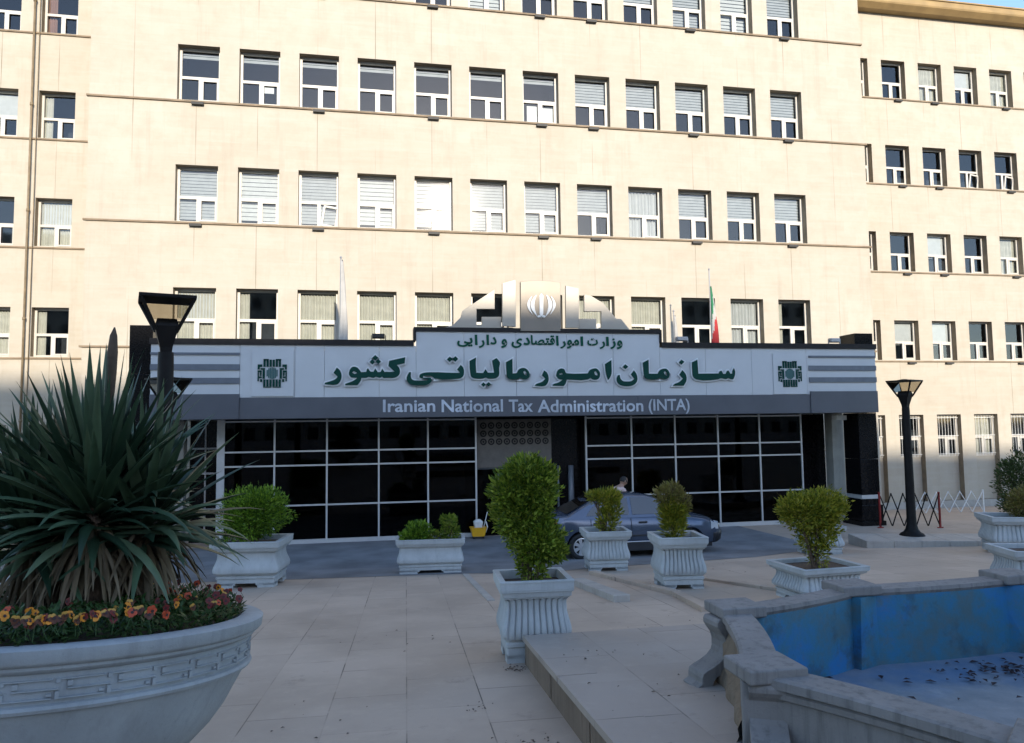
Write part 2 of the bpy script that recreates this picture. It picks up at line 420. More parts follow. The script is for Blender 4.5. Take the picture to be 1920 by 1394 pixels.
# raised terrace to the right of the left paving
mb = MB()
E0, E1 = (1.485, 7.36), (1.26, .5)
zt = lambda y: SL*(Y0-y)+.28
P = [(E0[0], E0[1]), (12, 7.36), (12, -4), (1.12, -4)]
PPOOL = [(2.19, 3.98), (2.68, 5.28), (3.95, 5.70), (5.56, 5.76), (6.8, 4.9), (7.0, 3.1), (5.9, 1.8), (4.1, 1.8), (2.87, 2.76)]
bm = bmesh.new()
for loop in (P, PPOOL):
    vv = [bm.verts.new((x, y, zt(y))) for x, y in loop]
    for i in range(len(vv)): bm.edges.new((vv[i], vv[(i+1) % len(vv)]))
bmesh.ops.triangle_fill(bm, use_beauty=True, use_dissolve=False, edges=bm.edges[:])
me = bpy.data.meshes.new('raised_terrace')
for f in bm.faces:
    f.normal_update()
    if f.normal.z < 0: f.normal_flip()
bm.to_mesh(me); bm.free(); me.materials.append(M['slab'])
sl_ = bpy.data.objects.new('raised_terrace', me); COL.objects.link(sl_); struct(sl_)
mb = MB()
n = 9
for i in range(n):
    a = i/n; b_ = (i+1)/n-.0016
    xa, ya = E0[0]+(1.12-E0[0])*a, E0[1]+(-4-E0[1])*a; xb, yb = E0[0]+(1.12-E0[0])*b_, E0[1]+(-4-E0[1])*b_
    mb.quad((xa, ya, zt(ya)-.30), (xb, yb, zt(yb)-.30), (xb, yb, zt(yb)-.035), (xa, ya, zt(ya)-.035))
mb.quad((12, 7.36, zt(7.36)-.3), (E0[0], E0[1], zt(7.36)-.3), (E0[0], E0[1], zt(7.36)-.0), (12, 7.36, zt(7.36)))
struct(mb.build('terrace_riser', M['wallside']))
# nosing along the riser, a slab edge proud of it
mb = MB()
for i in range(7):
    a = i/7+.001; b_ = (i+1)/7-.001
    xa, ya = E0[0]+(1.12-E0[0])*a, E0[1]+(-4-E0[1])*a; xb, yb = E0[0]+(1.12-E0[0])*b_, E0[1]+(-4-E0[1])*b_
    A = [(xa-.025, ya, zt(ya)+.004), (xa+.30, ya, zt(ya)+.004), (xa-.025, ya, zt(ya)-.045), (xa+.30, ya, zt(ya)-.045)]
    B = [(xb-.025, yb, zt(yb)+.004), (xb+.30, yb, zt(yb)+.004), (xb-.025, yb, zt(yb)-.045), (xb+.30, yb, zt(yb)-.045)]
    mb.quad(A[0], B[0], B[1], A[1]); mb.quad(A[2], B[2], B[0], A[0]); mb.quad(A[2], A[0], A[1], A[3]); mb.quad(B[2], B[3], B[1], B[0])
struct(mb.build('terrace_edge', M['slab']))

# low kerbs
def kerb(pts, wd, h, label, n=4, mat='kerb'):
    mb = MB(); rnd = random.Random(len(label))
    for (x0, y0), (x1, y1) in zip(pts[:-1], pts[1:]):
        d = Vector((x1-x0, y1-y0)); ln = d.length; k = max(1, int(ln/.7)); nrm = Vector((-d.y, d.x)).normalized()*wd/2
        for i in range(k):
            a = Vector((x0, y0))+d*((i+.006)/k); b = Vector((x0, y0))+d*((i+.994)/k); hh = h*(1+rnd.uniform(-.06, .06))
            q = [a-nrm, b-nrm, b+nrm, a+nrm]
            lo = [(p.x, p.y, gz(p.x, p.y)-.03) for p in q]; hi = [(p.x, p.y, gz(p.x, p.y)+hh) for p in q]
            mb.rings([lo, hi])
    o = mb.build('kerb', M[mat], bevel=.012); tag(o, label, 'kerb'); return o
kerb([(3.55, 12.9), (3.64, 10.7)], .26, .10, 'short pale marble kerb running from behind the tall front bush toward the terrace')
kerb([(1.84, 15.1), (1.80, 11.5)], .12, .02, 'flat pale kerb edging the paving left of the tall front bush')
kerb([(4.2, 14.1), (4.45, 12.4), (4.62, 11.0), (4.42, 9.5)], .15, .07, 'broken pale kerb running under the two fluted planters beside the car', 4, 'pave')
kerb([(5.6, 13.2), (6.6, 9.8)], .18, .05, 'low worn kerb leading from behind the fluted planters to the yellow-green bush', 4, 'pave')

# marble island with the right lamp
isl = MB()
A, B = Vector((11.79, 16.33)), Vector((14.9, 15.45))
d = (B-A); nrm = Vector((-d.y, d.x)).normalized()*1.25
k = 5
for i in range(k):
    a = A+d*((i+.004)/k); b = A+d*((i+.996)/k)
    isl.rings([[(p.x, p.y, gz(p.x, p.y)-.05) for p in (a, b, b+nrm, a+nrm)], [(p.x, p.y, .25) for p in (a, b, b+nrm, a+nrm)]])
o = isl.build('marble_island', M['kerb'], bevel=.012); tag(o, 'low white marble island slab carrying the right lamp post', 'platform')

# ------------------------------------------------------------------ main building
BLD = empty('office_building', (4.73, 24, 0)); tag(BLD, 'cream travertine office building with rows of white framed windows', 'building')
def bpart(mb, name, mats, **kw):
    o = mb.build(name, mats, **kw); o.parent = BLD; o.matrix_parent_inverse = Matrix.Translation((-4.73, -24, 0)); return o

FL = [17.36, 13.50, 9.62, 5.75, 1.9]      # sill levels of the floors
def facade(mb, x0, x1, z0, z1, y, openings, depth):
    xs = sorted(set([x0, x1]+[v for o in openings for v in o[:2]])); zs = sorted(set([z0, z1]+[v for o in openings for v in o[2:]]))
    xs = [x for x in xs if x0 <= x <= x1]; zs = [z for z in zs if z0 <= z <= z1]
    for i in range(len(xs)-1):
        for j in range(len(zs)-1):
            cx_, cz_ = (xs[i]+xs[i+1])/2, (zs[j]+zs[j+1])/2
            if any(a < cx_ < b and c < cz_ < d_ for a, b, c, d_ in openings): continue
            mb.quad((xs[i], y, zs[j]), (xs[i+1], y, zs[j]), (xs[i+1], y, zs[j+1]), (xs[i], y, zs[j+1]))
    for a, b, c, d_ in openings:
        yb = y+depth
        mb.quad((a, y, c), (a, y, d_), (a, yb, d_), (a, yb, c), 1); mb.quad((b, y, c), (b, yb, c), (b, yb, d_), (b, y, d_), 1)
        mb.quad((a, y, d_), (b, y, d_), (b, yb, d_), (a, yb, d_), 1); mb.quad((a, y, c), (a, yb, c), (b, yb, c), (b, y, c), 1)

XW0, PITCH, WW, WH = -6.03, 1.845, 1.254, 1.79
GL_ = -.9
main_open = [(XW0+i*PITCH, XW0+i*PITCH+WW, s, s+WH) for s in FL[:4] for i in range(12)] + [(XW0+i*PITCH, XW0+i*PITCH+WW, FL[0]+3.88, FL[0]+3.88+WH) for i in range(12)]
LX, RX = -8.55, 18.03
mb = MB(); DEP = .40
facade(mb, LX, RX, GL_, 25.5, 24, main_open, DEP)
mb.quad((RX, 24, GL_), (RX, 28, GL_), (RX, 28, 25.5), (RX, 24, 25.5)); mb.quad((LX, 28, GL_), (LX, 24, GL_), (LX, 24, 25.5), (LX, 28, 25.5))
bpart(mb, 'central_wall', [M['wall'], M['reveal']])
YW = 28.0
rw = [22.05+i*PITCH for i in range(-1, 7)]; lw = [-11.6-i*PITCH for i in range(0, 5)]
WW2, WH2 = 1.18, 1.72
wing_open_r = [(x, x+WW2, s, s+WH2) for s in FL[:4] for x in rw] + [(x, x+WW2, -.28, 3.40) for x in rw]
wing_open_l = [(x, x+WW2, s, s+WH2) for s in FL[:4] for x in lw] + [(x, x+WW2, -.28, 3.40) for x in lw]
mb = MB(); facade(mb, RX-.2, 36, GL_, 21.2, YW, wing_open_r, DEP)
for x in rw: mb.box(x+.002, x+WW2-.002, YW+.26, YW+.399, -.28, 1.58)
mb.quad((36, YW, GL_), (36, 44, GL_), (36, 44, 21.2), (36, YW, 21.2)); bpart(mb, 'right_wing_wall', [M['wall'], M['reveal']])
mb = MB(); facade(mb, -22, LX+.2, GL_, 21.2, YW, wing_open_l, DEP)
for x in lw: mb.box(x+.002, x+WW2-.002, YW+.26, YW+.399, -.28, 1.58)
mb.quad((-22, 44, GL_), (-22, YW, GL_), (-22, YW, 21.2), (-22, 44, 21.2)); bpart(mb, 'left_wing_wall', [M['wall'], M['reveal']])
# plinth of the wings
for a, b in ((RX+.003, 36.02), (-22.02, LX-.003)): mb = MB(); mb.box(a, b, YW-.06, YW+.02, GL_, -.28); bpart(mb, 'plinth', M['whitestone'])
# roofs
mb = MB(); mb.box(LX-.25, RX+.25, 23.7, 44, 25.5, 25.9); mb.box(RX+.26, 36.5, YW-.05, 44, 21.2, 21.3); mb.box(-22.5, LX-.26, YW-.05, 44, 21.2, 21.3)
bpart(mb, 'roof', M['cornice'])
def cornice(x0, x1):
    mb = MB(); prof = [(0, 21.2), (-.28, 21.2), (-.52, 21.36), (-.55, 21.42), (-.55, 21.66), (-.60, 21.66), (-.60, 21.72), (0, 21.72)]
    mb.rings([[(x0, YW-.05+a, z) for a, z in prof], [(x1, YW-.05+a, z) for a, z in prof]])
    bpart(mb, 'cornice', M['cornice'], merge=True)
cornice(RX+.01, 36.6); cornice(-22.6, LX-.01)
# sill bands
for i, s in enumerate([FL[0]+3.88]+FL[:4]):
    mb = MB(); mb.box(LX-.07, RX+.07, 23.945, 24.05, s-.085, s-.03); mb.box(LX, RX, 24.04, 24.3, s-.05, s-.004); bpart(mb, 'sill_band', M['band'])
    if s < 21:
        for a, b in ((RX+.003, 36.03), (-22.03, LX-.003)):
            mb = MB(); mb.box(a, b, YW-.05, YW+.05, s-.085, s-.03); mb.box(a, b, YW+.04, YW+.3, s-.05, s-.004)
            bpart(mb, 'sill_band', M['band'])
        for k in (0, 2, 4, 6, 7, 9, 11):
            mb = MB(); x = XW0+k*PITCH+.45; mb.box(x, x+.36, 23.88, 23.995, s-.17, s-.09); bpart(mb, 'drain_outlet', M['dark'])
        for k in (1, 2, 4, 6):
            if s > 5:
                mb = MB(); x = rw[k]+.55; mb.box(x, x+.36, YW-.12, YW-.005, s-.165, s-.09); bpart(mb, 'drain_outlet', M['dark'])
# floors / dark rooms behind the windows
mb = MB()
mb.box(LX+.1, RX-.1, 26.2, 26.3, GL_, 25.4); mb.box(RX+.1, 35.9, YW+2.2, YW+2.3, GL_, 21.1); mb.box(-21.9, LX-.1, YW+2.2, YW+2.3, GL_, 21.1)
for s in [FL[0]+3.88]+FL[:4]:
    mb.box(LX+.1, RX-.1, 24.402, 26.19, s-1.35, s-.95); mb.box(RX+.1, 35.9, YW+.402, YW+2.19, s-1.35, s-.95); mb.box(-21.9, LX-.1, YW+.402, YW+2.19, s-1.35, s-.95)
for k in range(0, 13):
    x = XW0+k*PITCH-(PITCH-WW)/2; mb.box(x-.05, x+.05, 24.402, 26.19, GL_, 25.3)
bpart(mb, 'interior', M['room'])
# downpipe on the left wing
mb = MB(); mb.tube([(-11.78, YW-.12, -.3), (-11.78, YW-.12, 21.1)], .036, 10)
for z in (1, 3.5, 7, 10.8, 14.6, 18.4): mb.tube([(-11.78, YW-.12, z), (-11.78, YW-.12, z+.1)], .055, 10)
mb.tube([(-11.62, YW-.09, 4.2), (-11.62, YW-.09, 19.5)], .014, 8)
bpart(mb, 'downpipe', M['pipe'], smooth=True)

# windows -----------------------------------------------------------
def frame_mesh(W, H, tilt=False):
    mb = MB(); t = .075; zt_ = H*.46; d0, d1 = -.035, .035
    mb.box(0, t, d0, d1, 0, H); mb.box(W-t, W, d0, d1, 0, H); mb.box(t, W-t, d0, d1, 0, t); mb.box(t, W-t, d0, d1, H-t, H)
    mb.box(t, W-t, d0-.004, d1, zt_-.045, zt_+.045)
    xm = W*.5; mb.box(xm-.05, xm+.05, d0-.004, d1, t, zt_-.045)
    if not tilt:
        s = .05; a, b = xm+.05, W-t
        mb.box(a, a+s, d0-.02, d0-.001, t, zt_-.045); mb.box(b-s, b, d0-.02, d0-.001, t, zt_-.045); mb.box(a+s, b-s, d0-.02, d0-.001, t, t+s); mb.box(a+s, b-s, d0-.02, d0-.001, zt_-.045-s, zt_-.045)
    return mb
def pane_mesh(W, H):
    mb = MB(); t = .075; zt_ = H*.46; xm = W*.5; y = .01
    mb.quad((t, y, zt_+.045), (W-t, y, zt_+.045), (W-t, y, H-t), (t, y, H-t)); mb.quad((t, y, t), (xm-.05, y, t), (xm-.05, y, zt_-.045), (t, y, zt_-.045)); mb.quad((xm+.05, y, t), (W-t, y, t), (W-t, y, zt_-.045), (xm+.05, y, zt_-.045))
    return mb
def hblind(W, z0, z1, y=.10, pitch=.105):
    mb = MB(); n = int((z1-z0)/pitch)
    for i in range(n):
        z = z1-(i+1)*pitch
        mb.box(.05, W-.05, 0, .004, 0, pitch*.98, 0, Matrix.Translation((0, y, z)) @ Matrix.Rotation(R(-14), 4, 'X'))
    return mb
def vcurt(W, z0, z1, x0, x1, y=.10, pitch=.09, amp=.022):
    mb = MB(); n = max(2, int((x1-x0)/pitch*4)); pts = []
    for i in range(n+1):
        x = x0+(x1-x0)*i/n; pts.append((x, y+amp*math.sin(i*PI/2+.4*math.sin(i*.7))))
    for a, b in zip(pts[:-1], pts[1:]): mb.quad((a[0], a[1], z0), (b[0], b[1], z0), (b[0], b[1], z1), (a[0], a[1], z1))
    return mb
FR = {}
def meshfor(key, fn, mat):
    if key not in FR:
        o = fn().build(key[0], mat); FR[key] = o.data; bpy.data.objects.remove(o)
    return FR[key]
def addchild(name, me, par):
    o = bpy.data.objects.new(name, me); COL.objects.link(o); o.parent = par; return o
rnd = random.Random(5)
def window(x, y, z, W, H, kind, bars=False):
    fr = bpy.data.objects.new('window', meshfor(('window', W, H, 'tilt' in kind), lambda: frame_mesh(W, H, 'tilt' in kind), M['frame']))
    COL.objects.link(fr); fr.parent = BLD; fr.matrix_parent_inverse = Matrix.Translation((-4.73, -24, 0)); fr.location = (x, y+.29, z)
    addchild('pane', meshfor(('pane', W, H), lambda: pane_mesh(W, H), M['pane']), fr)
    zt_ = H*.46
    for k in kind.split('+'):
        if k == 'half': addchild('blind', meshfor(('blind', W, H, 'h'), lambda: hblind(W, zt_-.02, H-.06), M['blindg']), fr)
        elif k == 'q': addchild('blind', meshfor(('blind', W, H, 'q'), lambda: hblind(W, H*.80, H-.06), M['blindg']), fr)
        elif k == 'full': addchild('blind', meshfor(('blind', W, H, 'f'), lambda: hblind(W, .08, H-.06), M['blindg']), fr)
        elif k == 'white': addchild('blind', meshfor(('blind', W, H, 'w'), lambda: hblind(W, .08, H-.06, .1, .14), M['blind']), fr)
        elif k == 'curt': addchild('curtain', meshfor(('curtain', W, H, 'c'), lambda: vcurt(W, .08, H-.1, .06, W-.06), M['curtain']), fr)
        elif k == 'vert': addchild('curtain', meshfor(('curtain', W, H, 'v'), lambda: vcurt(W, .08, H-.1, .06, W-.06, .1, .12, .035), M['blind']), fr)
        elif k == 'left': addchild('curtain', meshfor(('curtain', W, H, 'l'), lambda: vcurt(W, .08, H-.1, .06, W*.28), M['curtain']), fr)
        elif k == 'brown': addchild('curtain', meshfor(('curtain', W, H, 'b'), lambda: vcurt(W, .08, H-.1, .06, W*.3), M['curtainb']), fr)
        elif k == 'roll': 
            def rl():
                mb = MB(); mb.box(.06, W-.06, .1, .106, zt_-.1, H-.08); return mb
            addchild('blind', meshfor(('blind', W, H, 'r'), rl, M['blind']), fr)
        elif k == 'paper':
            def pp():
                mb = MB(); mb.box(W*.58, W*.82, .02, .024, zt_*.62, zt_*.86); return mb
            addchild('paper_notice', meshfor(('paper_notice', W, H), pp, M['paper']), fr)
        elif k == 'boards':
            def pb():
                mb = MB(); mb.box(W*.16, W*.44, .05, .06, .08, zt_*.85); mb.box(W*.56, W*.9, .05, .06, .08, zt_*.8); return mb
            addchild('white_board', meshfor(('white_board', W, H), pb, M['paper']), fr)
        elif k == 'tilt':
            xm = W*.5; t = .06
            def tl():
                mb = MB(); Mx = Matrix.Translation((xm+.05, .0, .08)) @ Matrix.Rotation(R(9), 4, 'Y'); ww = W*.5-.13; hh = zt_-.14
                mb.box(0, t, -.06, -.02, 0, hh, 0, Mx); mb.box(ww-t, ww, -.06, -.02, 0, hh, 0, Mx); mb.box(t, ww-t, -.06, -.02, 0, t, 0, Mx); mb.box(t, ww-t, -.06, -.02, hh-t, hh, 0, Mx); return mb
            addchild('open_sash', meshfor(('open_sash', W, H), tl, M['frame']), fr)
    if bars:
        def br():
            mb = MB()
            for i in range(8): mb.tube([(W*(i+.5)/8, -.12, .02), (W*(i+.5)/8, -.12, H-.03)], .009, 6)
            for zz in (.12, H*.5, H-.12): mb.box(.01, W-.01, -.125, -.115, zz-.012, zz+.012)
            return mb
        addchild('security_bars', meshfor(('security_bars', W, H), br, M['white']), fr)
    return fr
rows = {
    FL[0]: ['full', 'curt', 'dark', 'full', 'roll', 'white', 'dark', 'half', 'half', 'full', 'white', 'half'],
    FL[1]: ['q', 'q+paper', 'q', 'q', 'q', 'q', 'q+boards', 'half', 'half', 'half', 'half', 'half'],
    FL[2]: ['full', 'white', 'full+tilt', 'white', 'white', 'full', 'full', 'half', 'vert', 'half', 'half', 'half'],
    FL[3]: ['roll+curt', 'left', 'curt', 'curt', 'curt', 'dark', 'left', 'curt', 'curt', 'dark', 'vert', 'left'],
    FL[0]+3.88: ['curt', 'half', 'dark', 'half', 'dark', 'half', 'curt', 'half', 'dark', 'half', 'half', 'dark'],
}
for s, ks in rows.items():
    if s > 20: continue
    for i, k in enumerate(ks): window(XW0+i*PITCH, 24, s, WW, WH, k)
rw_k = {FL[0]: ['curt', 'left', 'curt', 'roll', 'curt', 'dark', 'left'], FL[1]: ['curt', 'dark', 'left', 'left+tilt', 'left+tilt', 'dark', 'curt'], FL[2]: ['left', 'dark', 'roll', 'dark', 'curt', 'roll', 'dark'], FL[3]: ['dark', 'roll', 'roll', 'dark', 'left', 'curt', 'dark']}
for s, ks in rw_k.items():
    for i, k in enumerate(ks[:6]): window(rw[i], YW, s, WW2, WH2, k)
for i in range(6): window(rw[i], YW, 1.58, WW2, 1.80, ['dark', 'dark', 'left', 'curt', 'dark', 'left'][i], True)
lw_k = {FL[0]: ['brown', 'dark'], FL[1]: ['left', 'q+roll'], FL[2]: ['roll+curt', 'left'], FL[3]: ['left', 'curt']}
for s, ks in lw_k.items():
    for i, k in enumerate(ks): window(lw[i], YW, s, WW2, WH2, k)
for i in range(3): window(lw[i], YW, 1.58, WW2, 1.80, 'dark', True)

# ------------------------------------------------------------------ entrance pavilion
PAV = empty('entrance_pavilion', (4.73, 21.5, 0)); tag(PAV, 'dark glass entrance pavilion with stepped white and grey fascia', 'entrance')
def ppart(mb, name, mats, **kw):
    par = kw.pop('par', PAV)
    o = mb.build(name, mats, **kw); o.parent = par
    if par is PAV: o.matrix_parent_inverse = Matrix.Translation((-4.73, -21.5, 0))
    return o
FX0, FX1, FY = -5.52, 15.03, 20.0
zt0, zt1 = 5.40, 5.80
SX0, SX1 = 1.15, 8.10
mb = MB()
ed = [FX0, -3.37, -2.0, -1.25, .17, SX0, 2.45, 3.9, 5.35, 6.7, SX1, 9.5, 10.95, 12.72, FX1]
for a, b in zip(ed[:-1], ed[1:]):
    inn = a >= SX0-.01 and b <= SX1+.01
    mb.box(a+.004, b-.004, FY, FY+.08, 3.97, zt1-.06 if inn else zt0-.06)
ppart(mb, 'white_fascia', M['alu'])
mb = MB()
for a, b in zip([FX0, -3.37, 2.0, 7.4, 12.79], [-3.37, 2.0, 7.4, 12.79, FX1]):
    pr = .03 if a in (FX0, 12.79) else 0
    mb.box(a+.003, b-.003, FY-.02-pr, FY+.08, 3.42, 3.965 if not pr else 4.06)
ppart(mb, 'grey_fascia_band', M['alu2'])
for a, b in ((FX0, -3.37), (12.79, FX1)):
    for z, h in ((5.07, .06), (4.68, .15), (4.33, .15)):
        mb = MB(); mb.box(a-.004, b, FY-.035, FY-.003, z, z+h); ppart(mb, 'fascia_stripe', M['stripe'])
mb = MB()
mb.box(FX0-.03, SX0-.06, FY-.05, FY+.5, zt0-.06, zt0+.09); mb.box(SX1+.06, FX1+.03, FY-.05, FY+.5, zt0-.06, zt0+.09)
mb.box(SX0-.06, SX1+.06, FY-.05, FY+.5, zt1-.06, zt1+.05); mb.box(SX0-.06, SX0+.0, FY-.05, FY+.5, zt0+.09, zt1-.06); mb.box(SX1, SX1+.06, FY-.05, FY+.5, zt0+.09, zt1-.06)
ppart(mb, 'cap_trim', M['cap'])
mb = MB(); mb.box(FX0+.01, FX1-.01, FY+.085, 23.98, 5.0, 5.2); ppart(mb, 'roof', M['cap'])
mb = MB(); mb.box(FX0+.01, FX1-.01, FY+.085, 23.98, 3.42, 3.5); ppart(mb, 'soffit', M['alu2'])
for a in (FX0+.01, FX1-.09): mb = MB(); mb.box(a, a+.08, FY+.09, 23.98, 3.5, 5.0); ppart(mb, 'side_fascia', M['alu2'])
# columns
for x0, x1 in ((-6.12, -5.56), (14.58, 15.2)):
    mb = MB()
    for z0, z1 in ((.14, .8), (.92, 2.0), (2.006, 3.4), (3.406, 4.6), (4.606, 5.86)): mb.box(x0, x1, 20.3, 21.05, z0, z1)
    mb.box(x0-.1, x1+.1, 20.2, 21.15, -.02, .14); mb.box(x0-.05, x1+.05, 20.25, 21.1, .14, .62)
    c = ppart(mb, 'column', M['granite'], bevel=.01)
    mb = MB(); mb.box(x0-.008, x1+.008, 20.292, 21.058, .802, .918); ppart(mb, 'band', M['mullion'], par=c)
    # sub-part of the column
    c2 = c
for x0 in (14.55, -5.47):
    mb = MB(); mb.box(x0, x0+.40, 21.6, 22.0, -.02, 3.42); ppart(mb, 'stone_pillar', M['whitestone'], bevel=.01)
# glazing
GY = 21.3
lx = [-4.05, -2.65, -1.25, .17, 1.55, 2.93]; rx = [6.23, 7.65, 9.04, 10.44, 11.83, 13.25]
hz = [.06, 1.05, 2.14, 2.53, 3.36]
for xs in (lx, rx):
    mb = MB()
    for i, x in enumerate(xs):
        wd = .023 if not (x == -4.05) else .10
        mb.box(x-wd, x+wd, GY-.03, GY+.05, 0.0, 3.415)
    for z in hz:
        for a, b in zip(xs[:-1], xs[1:]):
            hh = .021 if z > .1 else .06
            mb.box(a+.024 if a != -4.05 else a+.101, b-.024, GY-.026, GY+.046, z-hh, z+hh)
    gw = ppart(mb, 'glazing_frame', M['mullion'])
    for a, b in zip(xs[:-1], xs[1:]):
        mb = MB(); mb.box(a+.02, b-.02, GY+.006, GY+.014, .04, 3.40); ppart(mb, 'pane', M['tint'], par=gw)
# entrance recess, side infill and lobby box
mb = MB(); mb.box(13.27, 14.54, 22.02, 22.12, -.02, 3.41); ppart(mb, 'black_stone_infill', M['granite'])
mb = MB(); mb.box(-5.06, -4.13, 22.3, 22.4, -.02, 3.41); ppart(mb, 'black_stone_infill', M['granite'])
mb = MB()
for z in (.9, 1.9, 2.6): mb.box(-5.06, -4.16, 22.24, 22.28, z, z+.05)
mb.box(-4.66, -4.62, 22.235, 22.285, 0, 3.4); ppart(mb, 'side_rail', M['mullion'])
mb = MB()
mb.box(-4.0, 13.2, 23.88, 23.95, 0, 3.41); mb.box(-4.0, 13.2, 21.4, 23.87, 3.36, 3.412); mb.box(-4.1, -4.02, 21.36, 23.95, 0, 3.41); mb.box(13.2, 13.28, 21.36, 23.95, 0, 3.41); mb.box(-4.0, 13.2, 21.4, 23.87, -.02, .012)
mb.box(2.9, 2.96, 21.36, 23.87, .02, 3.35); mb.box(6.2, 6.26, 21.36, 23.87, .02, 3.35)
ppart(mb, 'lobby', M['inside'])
# perforated panel over the doors
mb = MB(); mb.box(2.985, 5.2, 21.42, 21.5, 1.95, 3.35)
gp_ = ppart(mb, 'perforated_panel', M['grille'])
mb = MB()
for r in range(3):
    for c in range(9):
        mb.lathe([(.105, 0), (.105, .02)], 14, (0, 0, 0)) if False else None
        cx_, cz_ = 3.17+c*.232, 3.17-r*.235
        mb.rings([[(cx_+q*math.cos(2*PI*j/14), 21.417, cz_+q*math.sin(2*PI*j/14)) for j in range(14)] for q in (.10, .055)], True, False, False)
        mb.rings([[(cx_+.035*math.cos(2*PI*j/8), 21.416, cz_+.035*math.sin(2*PI*j/8)) for j in range(8)], [(cx_+.001*math.cos(2*PI*j/8), 21.41, cz_+.001*math.sin(2*PI*j/8)) for j in range(8)]], True, False, False)
ppart(mb, 'roundel_grid', M['cap'], par=gp_)
mb = MB(); mb.box(5.22, 6.19, 21.75, 21.83, .02, 3.35); ppart(mb, 'door_jamb', M['granite'])
mb = MB()
for x in (3.62, 4.3, 4.95): mb.box(x-.025, x+.025, 21.5, 21.56, .02, 1.95)
mb.box(2.97, 5.2, 21.5, 21.56, 1.9, 1.95)
dr = ppart(mb, 'entrance_door', M['stripe'])
mb = MB(); mb.box(2.98, 5.2, 21.525, 21.535, .03, 1.9); ppart(mb, 'pane', M['tint'], par=dr)
for px_, pr_ in ((5.85, .085), (5.45, .03)): mb = MB(); mb.tube([(px_, 21.66, .02), (px_, 21.66, 1.95)], pr_, 14); ppart(mb, 'steel_post', M['stripe'], smooth=True)
# soffit lamp at the right
mb = MB(); mb.box(14.05, 14.4, 20.6, 20.85, 3.2, 3.34); mb.box(14.2, 14.25, 20.7, 20.75, 3.34, 3.42); o = mb.build('soffit_floodlight', M['white'], bevel=.01); tag(o, 'small white floodlight under the right end of the pavilion', 'floodlight')

# ------------------------------------------------------------------ lettering
def fpt(px, py, y):
    p = atY(px, py, FY); return p.x, p.z
def curve_letters(polys, off, ext, name, mat, par, y):
    """polys: list of (outer, holes) in facade metres (X, Z); built as a filled extruded 2D curve."""
    cu = bpy.data.curves.new(name, 'CURVE'); cu.dimensions = '2D'; cu.fill_mode = 'BOTH'; cu.extrude = ext; cu.offset = off
    cu.resolution_u = 3
    for loops in polys:
        for lp in loops:
            s = cu.splines.new('BEZIER'); s.bezier_points.add(len(lp)-1); s.use_cyclic_u = True
            n = len(lp)
            for i, (x, z) in enumerate(lp):
                bp = s.bezier_points[i]; bp.co = (x, z, 0)
                a = Vector(lp[i-1]); b = Vector((x, z)); c = Vector(lp[(i+1) % n])
                d1, d2 = b-a, c-b
                ang = d1.angle(d2, 0) if d1.length > 1e-6 and d2.length > 1e-6 else 0
                if ang < R(52):
                    t = (d1.normalized()+d2.normalized()).normalized()
                    bp.handle_left_type = bp.handle_right_type = 'FREE'
                    h1 = b-t*d1.length*.3; h2 = b+t*d2.length*.3
                else:
                    bp.handle_left_type = bp.handle_right_type = 'FREE'
                    h1 = b-d1*.33; h2 = b+d2*.33
                bp.handle_left = (h1.x, h1.y, 0); bp.handle_right = (h2.x, h2.y, 0)
    tmp = bpy.data.objects.new('tmp', cu); COL.objects.link(tmp)
    dg = bpy.context.evaluated_depsgraph_get(); dg.update()
    me = bpy.data.meshes.new_from_object(tmp.evaluated_get(dg)); bpy.data.objects.remove(tmp)
    me.materials.clear(); me.materials.append(mat); me.name = name
    me.transform(Matrix(((1, 0, 0, 0), (0, 0, -1, y), (0, 1, 0, 0), (0, 0, 0, 1))))
    o = bpy.data.objects.new(name, me); COL.objects.link(o); o.parent = par
    if par: o.matrix_parent_inverse = Matrix.Translation(-par.location)
    return o
def T(pts, ox, oy, s): return [(ox+x/s, oy+y/s) for x, y in pts]
def dia(cx_, cy_, r): return [(cx_, cy_-r), (cx_+r*1.05, cy_), (cx_, cy_+r), (cx_-r*1.05, cy_)]
r1 = lambda p: T(p, 600, 655, 14.77); r2 = lambda p: T(p, 725, 655, 12.8); r3 = lambda p: T(p, 860, 655, 13.714); r4 = lambda p: T(p, 990, 655, 12.0); r5 = lambda p: T(p, 1140, 655, 12.8); r6 = lambda p: T(p, 1250, 655, 13.714)
